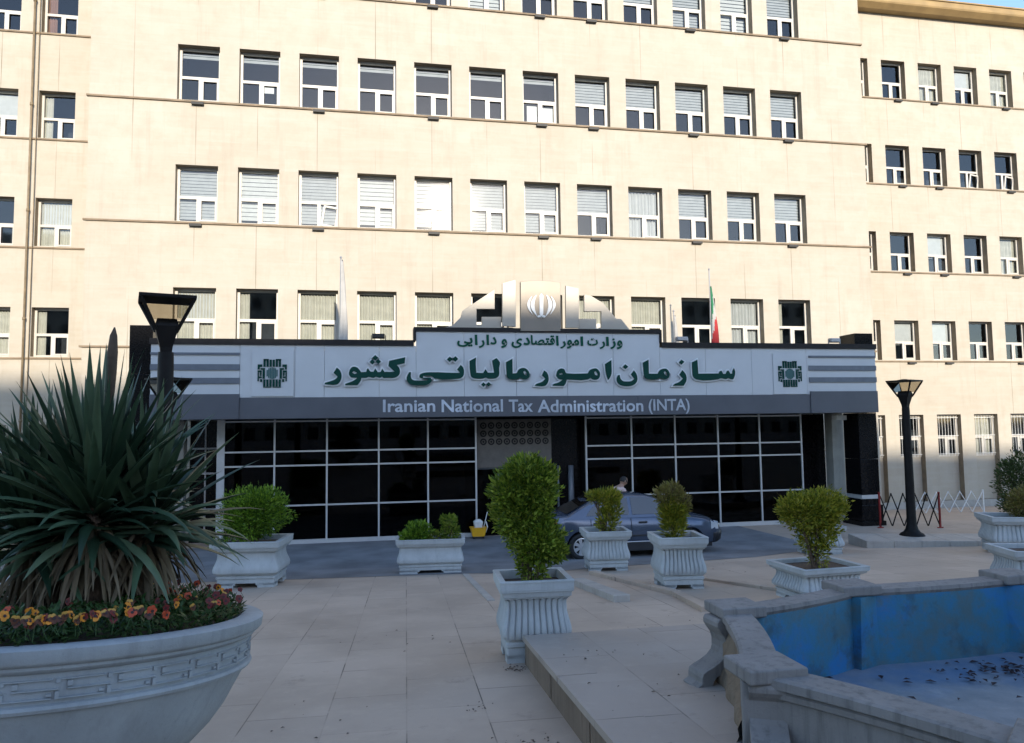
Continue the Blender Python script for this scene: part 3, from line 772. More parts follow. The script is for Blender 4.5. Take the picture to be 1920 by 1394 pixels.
GLY = [
 [r1([(470, 515), (560, 600), (600, 720), (590, 830), (540, 930), (470, 985), (130, 975), (140, 935), (330, 880), (440, 830), (490, 770), (380, 660)])],
 [r1([(950, 490), (1040, 520), (1110, 600), (1140, 640), (1280, 635), (1305, 555), (1330, 535), (1400, 625), (1480, 630), (1530, 540), (1600, 640), (1680, 635), (1720, 545), (1790, 640), (1850, 630)]) + r2([(20, 550), (190, 545), (40, 410), (60, 285), (445, 200), (430, 345), (240, 385), (300, 460), (318, 560), (280, 640), (190, 690), (0, 695)]) + r1([(1750, 800), (1720, 762), (1660, 800), (1540, 770), (1490, 800), (1340, 775), (1290, 800), (1150, 800), (1130, 880), (1040, 1003), (700, 1003), (700, 965), (880, 900), (1000, 830), (1030, 798), (860, 790), (805, 710), (820, 600), (880, 510)]), r1([(890, 650), (940, 615), (1030, 665), (960, 695)])],
 [r1(dia(1530, 245, 75))], [r1(dia(1447, 362, 72))], [r1(dia(1613, 352, 72))],
 [r2([(1770, 385), (1830, 450), (1850, 560), (1830, 650), (1770, 700), (1690, 715), (1150, 710), (1090, 665), (1040, 648), (870, 648), (870, 692), (1040, 692), (1090, 740), (1060, 800), (960, 860), (860, 877), (690, 872), (560, 840), (490, 770), (475, 690), (500, 620), (540, 555), (582, 560), (580, 680), (620, 740), (720, 760), (900, 760), (990, 735), (1000, 722), (830, 708), (780, 680), (790, 620), (860, 580), (1000, 560), (1690, 575), (1750, 572), (1685, 490)])],
 [r2(dia(1508, 250, 66))], [r2(dia(1642, 242, 66))],
 [r3([(270, 310), (435, 220), (430, 400), (445, 610), (620, 620), (680, 520), (740, 610), (900, 610), (850, 300), (960, 235), (1050, 350), (1030, 480), (1030, 660), (1000, 720), (930, 755), (750, 762), (690, 738), (610, 762), (400, 757), (320, 720), (290, 620)])],
 [r3(dia(628, 917, 58))], [r3(dia(760, 908, 58))],
 [r3([(1205, 340), (1370, 250), (1375, 630), (1480, 620), (1530, 530), (1610, 490), (1680, 490), (1760, 545), (1810, 640), (1810, 710), (1740, 775), (1650, 780), (1560, 745), (1510, 772), (1290, 772), (1235, 720), (1215, 560)]), r3([(1650, 585), (1690, 560), (1740, 630), (1735, 690), (1680, 665)])],
 [r4([(350, 485), (410, 530), (445, 610), (450, 700), (420, 780), (370, 830), (140, 827), (160, 795), (300, 740), (380, 670), (300, 590)])],
 [r4([(730, 438), (800, 460), (840, 540), (880, 550), (1330, 550), (1370, 480), (1440, 445), (1520, 440), (1590, 510), (1605, 590), (1570, 670), (1500, 695), (1430, 680), (1390, 650), (1330, 687), (860, 687), (830, 780), (790, 832), (540, 827), (550, 798), (680, 750), (765, 692), (670, 670), (620, 600), (650, 490)]), r4([(690, 555), (750, 540), (772, 568), (700, 582)]), r4([(1470, 520), (1510, 500), (1550, 570), (1540, 600), (1490, 582)])],
 [r4([(1715, 340), (1857, 250), (1862, 400), (1860, 560), (1830, 640), (1785, 702), (1740, 560)])],
 [r5([(600, 515), (650, 580), (680, 660), (680, 760), (640, 830), (560, 880), (470, 897), (340, 887), (250, 850), (200, 790), (190, 700), (220, 630), (260, 622), (280, 710), (340, 770), (420, 780), (540, 770), (610, 720), (530, 610)])],
 [r5([(395, 370), (468, 430), (400, 484), (330, 435)])],
 [r5([(815, 330), (950, 258), (960, 592), (1170, 595), (1210, 520), (1280, 480), (1370, 475), (1430, 530), (1455, 620), (1430, 690), (1360, 725), (1290, 720), (1220, 690), (1170, 722), (940, 727), (870, 690), (840, 600)]), r5([(1310, 560), (1350, 530), (1400, 600), (1400, 650), (1345, 625)])],
 [r5([(1760, 510), (1830, 590), (1860, 680), (1850, 780), (1790, 882), (1540, 882), (1560, 850), (1690, 790), (1775, 710), (1690, 620)])],
 [r5([(1740, 260), (1808, 310), (1740, 378), (1676, 320)])],
 [r6([(625, 345), (760, 278), (775, 480), (785, 635), (1310, 630), (1340, 570), (1380, 560), (1420, 640), (1490, 640), (1530, 560), (1560, 555), (1610, 640), (1660, 630), (1665, 560), (1700, 495), (1730, 580), (1720, 690), (1680, 782), (1620, 777), (1560, 750), (1500, 777), (1380, 752), (1280, 782), (740, 782), (660, 720), (635, 560)])],
]
GLYM = [[[fpt(x, y, FY) for x, y in lp] for lp in loops] for loops in GLY]
SG = empty('fascia_sign', (4.6, 19.9, 4.5)); tag(SG, 'large dark green Persian lettering with silver edges across the white fascia', 'sign')
curve_letters(GLYM, .036, .02, 'letter_returns', M['silver'], SG, 19.965)
curve_letters(GLYM, .0, .012, 'letter_faces', M['green'], SG, 19.93)

def font_mesh(body, bold=0, ext=.01):
    cu = bpy.data.curves.new('txt', 'FONT'); cu.body = body; cu.extrude = ext; cu.offset = bold; cu.resolution_u = 3
    o = bpy.data.objects.new('txt', cu); COL.objects.link(o)
    dg = bpy.context.evaluated_depsgraph_get(); dg.update()
    me = bpy.data.meshes.new_from_object(o.evaluated_get(dg)); bpy.data.objects.remove(o); return me
def join_text(items, name, mat, par, y):
    """items: (text, px0, px1, z0, z1, bold): each fitted into its box on the fascia"""
    mbx = MB()
    for body, x0, x1, z0, z1, bold in items:
        me = font_mesh(body, bold)
        vx = [v.co.x for v in me.vertices]; vy = [v.co.y for v in me.vertices]
        a, b, c, d_ = min(vx), max(vx), min(vy), max(vy)
        n0 = len(mbx.v)
        for v in me.vertices:
            mbx.v.append((x0+(v.co.x-a)/(b-a)*(x1-x0), y-v.co.z, z0+(v.co.y-c)/(d_-c)*(z1-z0)))
        for p in me.polygons: mbx.f.append(tuple(n0+i for i in p.vertices)); mbx.m.append(0)
    o = mbx.build(name, mat); o.parent = par; o.matrix_parent_inverse = Matrix.Translation(-par.location); return o
def fx(px, py=640): return atY(px, py, FY).x
SG2 = empty('ministry_sign', (4.6, 19.9, 5.5)); tag(SG2, 'small green Persian line in the raised step of the fascia', 'sign')
zz = lambda py, px=1010: atY(px, py, FY).z
def it(t, a, b, y0, y1, bold=.03): return (t, fx(a), fx(b), zz(y1, (a+b)/2), zz(y0, (a+b)/2), bold)
items = [
 it('\uFBFD\uFBFE', 857, 886, 633.5, 651), it('\uFE8D', 890, 895.3, 628, 647.5, .045), it('\uFEAD', 897.5, 908.5, 638, 653), it('\uFE8D', 911.8, 917, 628, 647.5, .045), it('\uFEA9', 919, 931, 632, 646.5),
 it('\uFEED', 939.6, 950.5, 636, 653), it('\uFBFC', 959, 979, 635, 653), it('\uFEA9', 981, 993.5, 633, 647.5), it('\uFE8E\uFEBC\uFE98\uFED7', 995, 1040, 629, 647.5), it('\uFE8D', 1042.3, 1047.3, 630, 648.5, .03),
 it('\uFEAD', 1050, 1060.5, 640, 654), it('\uFEEE\uFEE3', 1062.5, 1085.5, 637, 654.5), it('\uFE8D', 1088, 1093.3, 631.5, 649, .045), it('\uFE95', 1101, 1120.5, 635, 648.5), it('\uFEAD', 1124, 1134, 640.5, 655), it('\uFE8D', 1136, 1141.3, 632, 649, .045), it('\uFEAF', 1144, 1154, 635, 655), it('\uFEED', 1156, 1166.5, 638.5, 655.5)]
for a_, b_ in ((0, 5), (5, 6), (6, 10), (10, 13), (13, 18)): join_text(items[a_:b_], 'lettering', M['green2'], SG2, 19.985)
SG3 = empty('english_sign', (4.6, 19.9, 3.7)); tag(SG3, 'silver English lettering on the dark grey fascia band', 'sign')
ws = [('Iranian', 718, 816), ('National', 828, 943), ('Tax', 954, 999), ('Administration', 1008, 1206), ('(INTA)', 1216, 1293)]
its = []
for t, a, b in ws:
    desc = t == '(INTA)'
    zb_ = atY((a+b)/2, 773, 19.97).z; zt_ = atY((a+b)/2, 749.5, 19.97).z
    its.append((t, atY(a, 760, 19.97).x, atY(b, 760, 19.97).x, zb_-(.06 if desc else 0), zt_+(.02 if desc else 0), .016))
for it_ in its: join_text([it_], 'lettering', M['grey_letter'], SG3, 19.972)

# logo plaques
def plaque(x0, x1, z0, z1, label):
    e = empty('logo_plaque', ((x0+x1)/2, FY-.03, (z0+z1)/2)); tag(e, label, 'plaque', 'square logo plaques on the fascia')
    def pp(mb, nm, m):
        o = mb.build(nm, m); o.parent = e; o.matrix_parent_inverse = Matrix.Translation(-e.location)
    mb = MB(); mb.box(x0, x1, FY-.03, FY-.002, z0, z1); pp(mb, 'panel', M['alu'])
    s = .70*(x1-x0); cx_, cz_ = (x0+x1)/2-.01, (z0+z1)/2-.0; y0, y1 = FY-.05, FY-.031
    mb = MB(); u = s/20
    def b(a0, a1, c0, c1): mb.box(cx_+a0*u, cx_+a1*u, y0, y1, cz_+c0*u, cz_+c1*u)
    for k in range(6):                                    # comb bars above and below
        xk = -6.1+k*2.1; b(xk, xk+1.5, 4.5, 9.6); b(xk, xk+1.5, -9.6, -4.5)
    b(-6.1, -2.5, 9.0, 10.1); b(2.3, 6.0, 9.0, 10.1); b(-6.1, -.6, -10.3, -9.7); b(.4, 6.0, -10.3, -9.7)
    for sx in (-1, 1):
        def c(a0, a1, c0, c1): b(min(sx*a0, sx*a1), max(sx*a0, sx*a1), c0, c1)
        c(6.9, 10, 4.4, 6.2); c(8.6, 10, 2.6, 4.4); c(5.0, 8.0, 2.4, 3.6); c(5.0, 6.6, -4, 2.3); c(7.2, 10, .6, 1.9); c(7.3, 8.4, -2.0, .5); c(9.1, 10, -5.8, .5); c(7.2, 9.0, -3.6, -2.4); c(6.8, 8.2, -6.3, -4.3)
    pp(mb, 'maze_mark', M['green'])
    mb = MB()
    for k in range(7):
        xk = -3.9+k*1.12; h = math.sqrt(max(.2, 4.1**2-(xk+.5)**2)); mb.box(cx_+xk*u, cx_+(xk+.86)*u, y0, y1, cz_-h*u, cz_+h*u)
    pp(mb, 'striped_disc', simple('grey_green_disc', (.03, .10, .10), .5))
plaque(-3.07, -2.03, 4.0, 5.2, 'square white plaque with green maze emblem at the left end of the lettering')
plaque(11.62, 12.70, 3.98, 5.18, 'square white plaque with green maze emblem at the right end of the lettering')

# crest above the step
CR = empty('crest_ornament', (4.5, 20.2, 5.85)); tag(CR, 'stepped pale metal crest with shield standing on top of the fascia', 'ornament')
def cz(p): 
    q = atY(820+p[0]/4.571, 520+p[1]/4.571, 20.1); return (q.x, q.z)
def cpart(poly, nm, y0, y1, mat):
    pts = [cz(p) for p in poly]; mb = MB(); mb.prism(pts, lambda u, v, s: (u, y1 if s else y0, v)); o = mb.build(nm, mat, merge=True, bevel=.008); o.parent = CR; o.matrix_parent_inverse = Matrix.Translation(-CR.location); return o
cpart([(60, 470), (60, 432), (130, 415), (200, 345), (215, 290), (490, 105), (490, 275), (335, 275), (335, 415), (380, 415), (380, 342), (548, 342), (548, 430), (650, 434), (650, 470)], 'left_arm', 20.06, 20.16, M['brass'])
cpart([(550, 60), (665, 28), (665, 432), (551, 425)], 'left_upright', 19.96, 20.05, M['brass'])
cpart([(703, 50), (780, 42), (870, 39), (960, 43), (1042, 54), (1042, 470), (703, 470)], 'shield', 19.92, 20.05, M['shield'])
cpart([(1090, 80), (1202, 102), (1202, 440), (1090, 440)], 'right_upright', 19.96, 20.05, M['brass'])
cpart([(1045, 470), (1045, 442), (1210, 442), (1210, 358), (1360, 358), (1360, 440), (1402, 440), (1402, 296), (1256, 296), (1256, 150), (1312, 160), (1420, 225), (1530, 358), (1572, 360), (1645, 452), (1645, 470)], 'right_arm', 20.06, 20.16, M['brass'])
# tulip shaped emblem on the shield
def lens(cx_, top_, bot, bulge, wd, n=12):
    o_, i_ = [], []
    for k in range(n+1):
        t = k/n; y = top_+(bot-top_)*t; b = math.sin(PI*min(1, t*.9+.08))
        o_.append((cx_+bulge*b+wd*b*.5, y)); i_.append((cx_+bulge*b-wd*b*.5, y))
    return o_+i_[::-1]
em = [[(862, 170), (878, 150), (894, 170), (894, 320), (878, 362), (862, 320)],
      lens(912, 165, 345, 42, 34), lens(844, 165, 345, -42, 34), lens(950, 175, 330, 38, 22), lens(806, 175, 330, -38, 22),
      [(840, 345), (860, 335), (878, 345), (896, 335), (916, 345), (906, 356), (878, 352), (850, 356)]]
mb = MB()
for pg in em: mb.prism([cz(p) for p in pg], lambda u, v, s: (u, 19.92 if s else 19.885, v))
o = mb.build('emblem', M['emblem'], merge=True); o.parent = [c for c in CR.children if c.name.startswith('shield')][0]

# ------------------------------------------------------------------ things on the pavilion roof
def flagpole(x, y, z0, z1, cloth, label, lean=0):
    e = empty('flagpole', (x, y, z0)); tag(e, label, 'flagpole')
    mb = MB(); mb.tube([(0, 0, 0), (lean*.5, 0, (z1-z0)*.5), (lean, 0, z1-z0)], [.028, .024, .018], 8); mb.lathe([(.0, 0), (.035, .02), (.035, .05), (0, .08)], 8, (lean, 0, z1-z0-.01)); mb.box(-.09, .09, -.09, .09, -.1, .03)
    p = mb.build('pole', M['steel'], parent=e, smooth=False)
    if cloth:
        H = z1-z0; rr = random.Random(int(x*10)+3); n = 22; zt_, zb_ = H*cloth[0], H*cloth[1]; cols = cloth[2]
        rings = []; mbs = MB(); kk = 18
        for i in range(n+1):
            t = i/n; z = zt_+(zb_-zt_)*t; wd = (.025+cloth[3]*math.sin(min(1, t*1.25)*PI*.5))*(1 if t < .92 else 1-(t-.92)*5)
            ring = []
            for j in range(kk):
                a = 2*PI*j/kk; f = 1+.32*math.sin(3*a+2.2*t+.7)+.18*math.sin(5*a-3*t)
                ring.append((lean*z/H+wd*.8+math.cos(a)*wd*f, -.02+math.sin(a)*wd*.6*f, z+.05*math.sin(2*a)))
            rings.append(ring)
        mbs.rings(rings)
        idx = 0
        for i in range(n):
            for j in range(kk):
                mbs.m[idx] = min(len(cols)-1, int(((math.sin(2*PI*j/kk+i*.16)+1)/2*.6+i/n*.4)*len(cols))); idx += 1
        mbs.build('flag', [M[c] for c in cols], parent=e, smooth=True)
    return e
flagpole(-.92, 21.5, 5.2, 8.02, (.97, .06, ['flag_w'], .075), 'flagpole with furled white flag standing left on the pavilion roof', .02)
flagpole(10.46, 21.5, 5.2, 7.97, (.80, .10, ['flag_g', 'flag_w', 'flag_r'], .075), 'flagpole with furled green white and red flag right on the roof', -.03)
flagpole(9.63, 22.5, 5.2, 6.79, (.9, .05, ['flag_w'], .05), 'short pole with grey furled cloth beside the tricolour flag', 0)
for x, lab in ((.15, 'small black floodlight on the roof edge left of the step'), (13.85, 'small grey floodlight on the roof edge near the right column'), (8.9, 'small pale floodlight on the roof edge right of the step')):
    e = empty('roof_floodlight', (x, 20.3, 5.49)); tag(e, lab, 'floodlight')
    m_ = M['dark'] if 'black' in lab else M['steel']
    mb = MB(); mb.box(-.17, .17, -.10, .02, .07, .20); mb.box(-.15, .15, -.13, -.1, .085, .185); mb.build('housing', m_, parent=e, bevel=.008)
    mb = MB(); mb.box(-.2, -.18, -.06, -.02, 0, .16); mb.box(.18, .2, -.06, -.02, 0, .16); mb.box(-.18, .18, -.06, -.02, 0, .02); mb.build('bracket', m_, parent=e)

# ------------------------------------------------------------------ lamps
def lamp(x, y, z0, H, hw, label, rz=.35, first=None):
    if first is not None:
        e = copy_tree(first[0]); e.location = (x, y, z0); e.rotation_euler = (0, 0, rz); s = H/first[1]; e.scale = (s, s, s)
        e['label'] = label; return e
    e = empty('street_lamp', (x, y, z0), rz); tag(e, label, 'street lamp', 'black lamps with inverted pyramid heads')
    hh = hw*.80
    mb = MB(); mb.lathe([(.30, 0), (.27, .05), (.20, .09), (.15, .16), (.115, .3), (.105, 1.2), (.092, H-hh-.30), (.088, H-hh-.22)], 16)
    sharp(mb.build('pole', M['black'], parent=e, smooth=True))
    mb = MB()
    def sq(r, z): return [(r*sx, r*sy_, z) for sx, sy_ in ((-1, -1), (1, -1), (1, 1), (-1, 1))]
    mb.lathe([(.09, H-hh-.24), (.10, H-hh-.16), (hw*.30, H-hh+.06), (hw*.32, H-hh+.10), (hw*.26, H-hh+.19)], 4, a0=PI/4)
    b0, b1 = hw*.2, hw*.5; zb_, zt_ = H-hh+.05, H-.05
    for k in range(4):                                   # four corner bars
        a = PI/4+k*PI/2; c_, s_ = math.cos(a)*1.414, math.sin(a)*1.414
        mb.tube([(b0*c_, b0*s_, zb_), (b1*c_, b1*s_, zt_)], .022, 6)
    mb.build('head_frame', M['black'], parent=e)
    mb = MB(); mb.box(-b1-.02, b1+.02, -b1-.02, b1+.02, zt_, zt_+.035); mb.lathe([(b1*.8, zt_+.035), (.05, zt_+.07)], 4, a0=PI/4); mb.build('cap', M['black'], parent=e)
    mb = MB(); q = .97
    mb.rings([sq(b0*q+(b1-b0)*q*.30, zb_+(zt_-zb_)*.30), sq(b1*q-.012, zt_-.005)], True, False, False); mb.build('lamp_glass', M['lampglass'], parent=e)
    return e
LAMPH = 3.95
l0 = lamp(13.45, 16.82, .25, LAMPH, .60, 'black street lamp standing on the white marble island at right', R(25))
lamp(-2.98, 11.55, gz(-2.98, 11.55), 5.14-gz(-2.98, 11.55)-.02, .75, 'tall black street lamp rising behind the yucca, nearest to the viewer', R(17), (l0, LAMPH))
lamp(-4.33, 17.02, gz(-4.33, 17.02), 4.27, .75, 'black street lamp half hidden directly behind the nearest lamp pole', R(45), (l0, LAMPH))

# ------------------------------------------------------------------ planters
def sqring(hx, hy, cr, z, n=14, amp=0, fl=9):
    pts = []
    def side(x0, y0, x1, y1, nx_, ny_):
        for i in range(n*4):
            t = i/(n*4); o_ = amp*(min(1.0, abs(math.sin(PI*fl*t))**.7*1.35)-1) if amp else 0
            pts.append((x0+(x1-x0)*t+nx_*o_, y0+(y1-y0)*t+ny_*o_, z))
    a, b = hx-cr, hy-cr
    side(-a, -hy, a, -hy, 0, -1)
    for k in range(4): t = -PI/2+(k)/4*PI/2; pts.append((a+cr*math.cos(t), -b+cr*math.sin(t), z))
    side(hx, -b, hx, b, 1, 0)
    for k in range(4): t = (k)/4*PI/2; pts.append((a+cr*math.cos(t), b+cr*math.sin(t), z))
    side(a, hy, -a, hy, 0, 1)
    for k in range(4): t = PI/2+(k)/4*PI/2; pts.append((-a+cr*math.cos(t), b+cr*math.sin(t), z))
    side(-hx, b, -hx, -b, -1, 0)
    for k in range(4): t = PI+(k)/4*PI/2; pts.append((-a+cr*math.cos(t), -b+cr*math.sin(t), z))
    return pts
def planter(x, y, z, W, D, H, rz, label, flutes=9, plain=False):
    e = empty('planter', (x, y, z), rz); tag(e, label, 'planter', 'carved concrete planters on the plaza')
    hx, hy = W/2, D/2; k = min(hx, hy)
    prof = [  # (z fraction, inset of half width, corner radius, flute amplitude)
        (.115, .20, .05, 0), (.20, .20, .05, 0), (.215, .165, .06, 0), (.25, .165, .06, 0), (.265, .20, .06, 0), (.285, .20, .07, 0),
        (.30, .12, .12, .2), (.34, .07, .14, .8), (.40, .055, .15, 1), (.46, .075, .15, 1), (.54, .13, .13, 1), (.62, .175, .11, 1), (.70, .19, .10, 1), (.745, .18, .10, .7), (.765, .155, .08, 1.3), (.78, .13, .06, .9),
        (.782, .115, .05, 0), (.80, .115, .05, 0), (.803, .07, .045, 0), (.84, .055, .045, 0), (.862, .035, .045, 0), (.866, .012, .04, 0), (.885, .012, .04, 0), (.888, .0, .035, 0), (.972, .0, .035, 0), (.976, -.012, .035, 0), (.994, -.012, .035, 0), (1.0, .0, .035, 0),
        (.995, .17, .03, 0), (.93, .185, .03, 0), (.86, .19, .03, 0)]
    mb = MB()
    mb.rings([sqring(hx-2*k*i*.5, hy-2*k*i*.5, cr*k*1.2, zf*H, 18, (0 if plain else am*.075*k), flutes) for zf, i, cr, am in prof], True, True, False)
    fh = .118*H; a, b = hx-k*.20, hy-k*.20; g = .42
    for sx in (-1, 1):
        for sy_ in (-1, 1):
            mb.box(min(sx*a, sx*a*g), max(sx*a, sx*a*g), min(sy_*b, sy_*b*g), max(sy_*b, sy_*b*g), 0, fh)
            mb.box(min(sx*a, sx*a*(g-.06)), max(sx*a, sx*a*(g-.06)), min(sy_*b, sy_*b*(g-.06)), max(sy_*b, sy_*b*(g-.06)), fh*.62, fh)
    o = mb.build('planter_body', M['plant'], parent=e, smooth=True); sharp(o, 24)
    mb = MB(); q = sqring(hx-k*.186, hy-k*.186, .03, .89*H, 6)
    rr = random.Random(int(x*100))
    mb.poly(q); mb.build('soil', M['soil'], parent=e)
    return e
P_c = planter(1.64, 7.70, .77, .75, .68, .83, R(-3), 'fluted square planter in the foreground overlapping the terrace corner', 9)
planter(5.03, 11.88, .43, .82, .80, .87, R(-7), 'fluted square planter with a brown-tipped bush in front of the car bonnet', 9)
planter(4.68, 14.75, .21, .93, .80, .81, R(-6), 'smaller fluted square planter in front of the rear car door', 10)
planter(-2.27, 15.15, .19, 1.28, 1.1, .87, R(-8), 'wide square planter with a round clipped bush at the left of the glass front', 12, True)
planter(1.2, 15.85, .13, 1.42, .75, .71, R(-5), 'long low planter with smooth sides and two small plants', 9, True)
planter(10.15, 15.75, .12, .92, .85, .66, R(-8), 'far square planter hidden behind the yellow-green bush', 9)
planter(13.85, 14.2, .25, 1.15, .95, .80, R(-22), 'square planter at the right edge beyond the marble island', 10)
planter(6.25, 9.78, .64, 1.06, .90, .50, R(4), 'low square planter right behind the blue pool wall', 11)
planter(9.62, 9.62, .62, .8, .8, .62, R(-15), 'planter rim cut by the right edge above the pool', 9)
planter(-6.05, 14.2, .25, 1.2, 1.0, .9, R(0), 'planter at the far left mostly hidden by the yucca', 10)

# ------------------------------------------------------------------ shrubs
def leafcloud(mb, blobs, n, size, seed, up=.4, long=2.2, shell=.55):
    rr = random.Random(seed); vol = [b[3]*b[4]*b[5] for b in blobs]; tot = sum(vol)
    for bi, (cx_, cy_, cz_, rx_, ry_, rz_) in enumerate(blobs):
        for i in range(int(n*vol[bi]/tot)):
            while True:
                d = Vector((rr.gauss(0, 1), rr.gauss(0, 1), rr.gauss(0, 1)))
                if d.length > .01: break
            d.normalize(); q = rr.random(); r = shell+(1.0-shell)*q**.6 if rr.random() < .8 else rr.random()
            nf = 1+.34*mnoise.noise(Vector((d.x*2.3+seed, d.y*2.3, d.z*2.3+bi)))+.10*mnoise.noise(Vector((d.x*6, d.y*6+seed, d.z*6)))
            r *= nf*rr.uniform(.93, 1.08)
            p = Vector((cx_+d.x*rx_*r, cy_+d.y*ry_*r, cz_+d.z*rz_*r))
            ax = (d+Vector((rr.uniform(-.8, .8), rr.uniform(-.8, .8), up+rr.uniform(-.5, .6)))).normalized()
            sd = ax.cross(Vector((rr.uniform(-1, 1), rr.uniform(-1, 1), rr.uniform(-1, 1)))).normalized()
            s = size*rr.uniform(.6, 1.3); nn = ax.cross(sd)*s*.18
            a = p; b = p+ax*s*long*.45+sd*s*.42+nn; c = p+ax*s*long; d2 = p+ax*s*long*.45-sd*s*.42+nn
            k = len(mb.v); mb.v += [tuple(a), tuple(b), tuple(c), tuple(d2)]; mb.f.append((k, k+1, k+2, k+3)); mb.m.append(0)
def shoots(mb, blobs, n, size, seed):
    rr = random.Random(seed*7+1)
    for i in range(n):
        b = blobs[rr.randrange(len(blobs))]; d = Vector((rr.gauss(0, 1), rr.gauss(0, 1), rr.gauss(.5, .8))).normalized(); r0 = rr.uniform(.75, .95); r1 = r0+rr.uniform(.15, .42)
        bend = Vector((rr.uniform(-.15, .15), rr.uniform(-.15, .15), rr.uniform(0, .25)))
        for k in range(9):
            t = k/8; r = r0+(r1-r0)*t; p = Vector((b[0]+d.x*b[3]*r, b[1]+d.y*b[4]*r, b[2]+d.z*b[5]*r))+bend*t*t*b[3]
            ax = (d+Vector((rr.uniform(-.9, .9), rr.uniform(-.9, .9), rr.uniform(-.2, .9)))).normalized(); sd = ax.cross(Vector((rr.uniform(-1, 1), rr.uniform(-1, 1), 1))).normalized(); s = size*rr.uniform(.7, 1.1)*(1.15-.5*t)
            k0 = len(mb.v); mb.v += [tuple(p), tuple(p+ax*s*.95+sd*s*.4), tuple(p+ax*s*2.1), tuple(p+ax*s*.95-sd*s*.4)]; mb.f.append((k0, k0+1, k0+2, k0+3)); mb.m.append(0)
def shrub(x, y, z, blobs, n, size, mat, label, seed, stems=3, trunk_h=.4, core=True, long=2.2, up=.4):
    e = empty('shrub', (x, y, z)); tag(e, label, 'shrub')
    rr = random.Random(seed); mb = MB()
    for i in range(stems):
        b = blobs[i % len(blobs)]; ox, oy = rr.uniform(-.05, .05), rr.uniform(-.05, .05)
        mb.tube([(ox, oy, -.05), (ox*2+b[0]*.4, oy*2+b[1]*.4, b[2]*.5), (b[0], b[1], b[2]+b[5]*.3)], [.028, .02, .008], 6)
        for k in range(3):
            t = rr.uniform(.4, .8); mb.tube([(b[0]*t, b[1]*t, b[2]*t), (b[0]+rr.uniform(-1, 1)*b[3]*.6, b[1]+rr.uniform(-1, 1)*b[4]*.6, b[2]+rr.uniform(-.2, .7)*b[5])], [.012, .004], 5)
    mb.build('trunk', M['bark'], parent=e)
    mb = MB(); leafcloud(mb, blobs, n, size, seed, up, long); shoots(mb, blobs, max(14, n//90), size, seed); mb.build('crown', M[mat], parent=e); return e
shrub(1.62, 7.70, 1.50, [(.02, 0, .25, .15, .16, .28), (.08, -.05, .44, .27, .26, .24), (-.06, .02, .72, .30, .28, .28), (.05, 0, 1.0, .26, .26, .25), (-.02, 0, 1.18, .24, .22, .15), (.24, -.05, .34, .13, .18, .11), (-.2, 0, .95, .22, .2, .2)], 12000, .028, 'leaf_mid', 'tall irregular green bush in the foreground planter', 11, 5)
shrub(-2.27, 15.15, .98, [(.05, 0, .55, .62, .55, .48), (-.12, 0, .42, .50, .5, .36), (.2, -.05, .7, .40, .4, .34), (-.25, 0, .75, .3, .3, .26), (-.5, -.3, .02, .25, .2, .1)], 9000, .032, 'leaf_box', 'round clipped bright green bush left of the glass front', 12, 4)
shrub(.95, 15.85, .78, [(0, 0, .16, .28, .24, .22), (-.15, -.1, .08, .24, .2, .14)], 1800, .035, 'leaf_box', 'low yellow-green plant at the left of the long planter', 13, 3)
shrub(1.58, 15.85, .78, [(0, 0, .38, .17, .16, .12), (.05, 0, .14, .18, .16, .2), (-.25, 0, .06, .2, .16, .1)], 1300, .032, 'leaf_mid', 'thin dark green plant at the right of the long planter', 14, 3)
shrub(4.68, 14.75, .93, [(.05, 0, .25, .20, .18, .26), (.16, 0, .48, .18, .18, .22), (.02, 0, .72, .30, .2, .14), (-.20, 0, .74, .18, .16, .10), (.2, 0, .70, .14, .14, .16)], 1900, .034, 'leaf_yel', 'leaning yellow-green bush in front of the rear car door', 15, 4, long=3.2, up=.8)
shrub(5.02, 11.98, 1.2, [(0, 0, .22, .17, .16, .24), (-.02, 0, .42, .22, .18, .24), (.0, 0, .5, .2, .18, .16)], 2000, .032, 'leaf_yel', 'yellow-green lower growth of the bush before the bonnet', 16, 3, long=3.0, up=.8)
shrub(5.02, 11.98, 1.5, [(-.06, 0, .42, .26, .2, .18), (.12, 0, .30, .18, .16, .2), (-.02, 0, .55, .16, .15, .1)], 1500, .03, 'leaf_br', 'brown dry top growth of the bush before the bonnet', 17, 3, long=2.4, up=.6)
shrub(6.2, 9.70, 1.08, [(.02, 0, .2, .15, .14, .24), (0, 0, .48, .26, .24, .24), (-.10, 0, .78, .42, .32, .25), (.12, 0, .90, .33, .28, .22), (-.28, 0, .84, .26, .24, .22), (.3, 0, .8, .2, .2, .16), (.16, 0, .58, .22, .2, .2)], 9000, .026, 'leaf_yel', 'top-heavy yellow-green bush in the low planter behind the pool', 18, 5)
shrub(10.25, 15.75, .72, [(.0, 0, .32, .38, .34, .32), (.2, 0, .38, .28, .26, .28)], 2600, .034, 'leaf_yel', 'bright bush in the far planter behind the yellow-green bush', 19, 3)
shrub(14.25, 14.2, 1.0, [(0, 0, .3, .40, .34, .34), (.3, 0, .4, .34, .3, .34), (-.15, 0, .2, .24, .2, .22)], 3200, .034, 'leaf_br', 'dull brown-green bush in the planter at the right edge', 20, 3)
shrub(17.25, 17.6, .0, [(0, 0, 1.4, .40, .40, .6), (.3, 0, 1.75, .45, .4, .5), (.3, 0, .8, .55, .5, .5)], 5000, .042, 'leaf_dk', 'dark leafy bush cut by the right edge in front of the barred windows', 21, 4)
shrub(-6.1, 14.2, 1.1, [(0, 0, .3, .5, .4, .35)], 2500, .04, 'leaf_mid', 'bush at the far left behind the yucca', 22, 3)

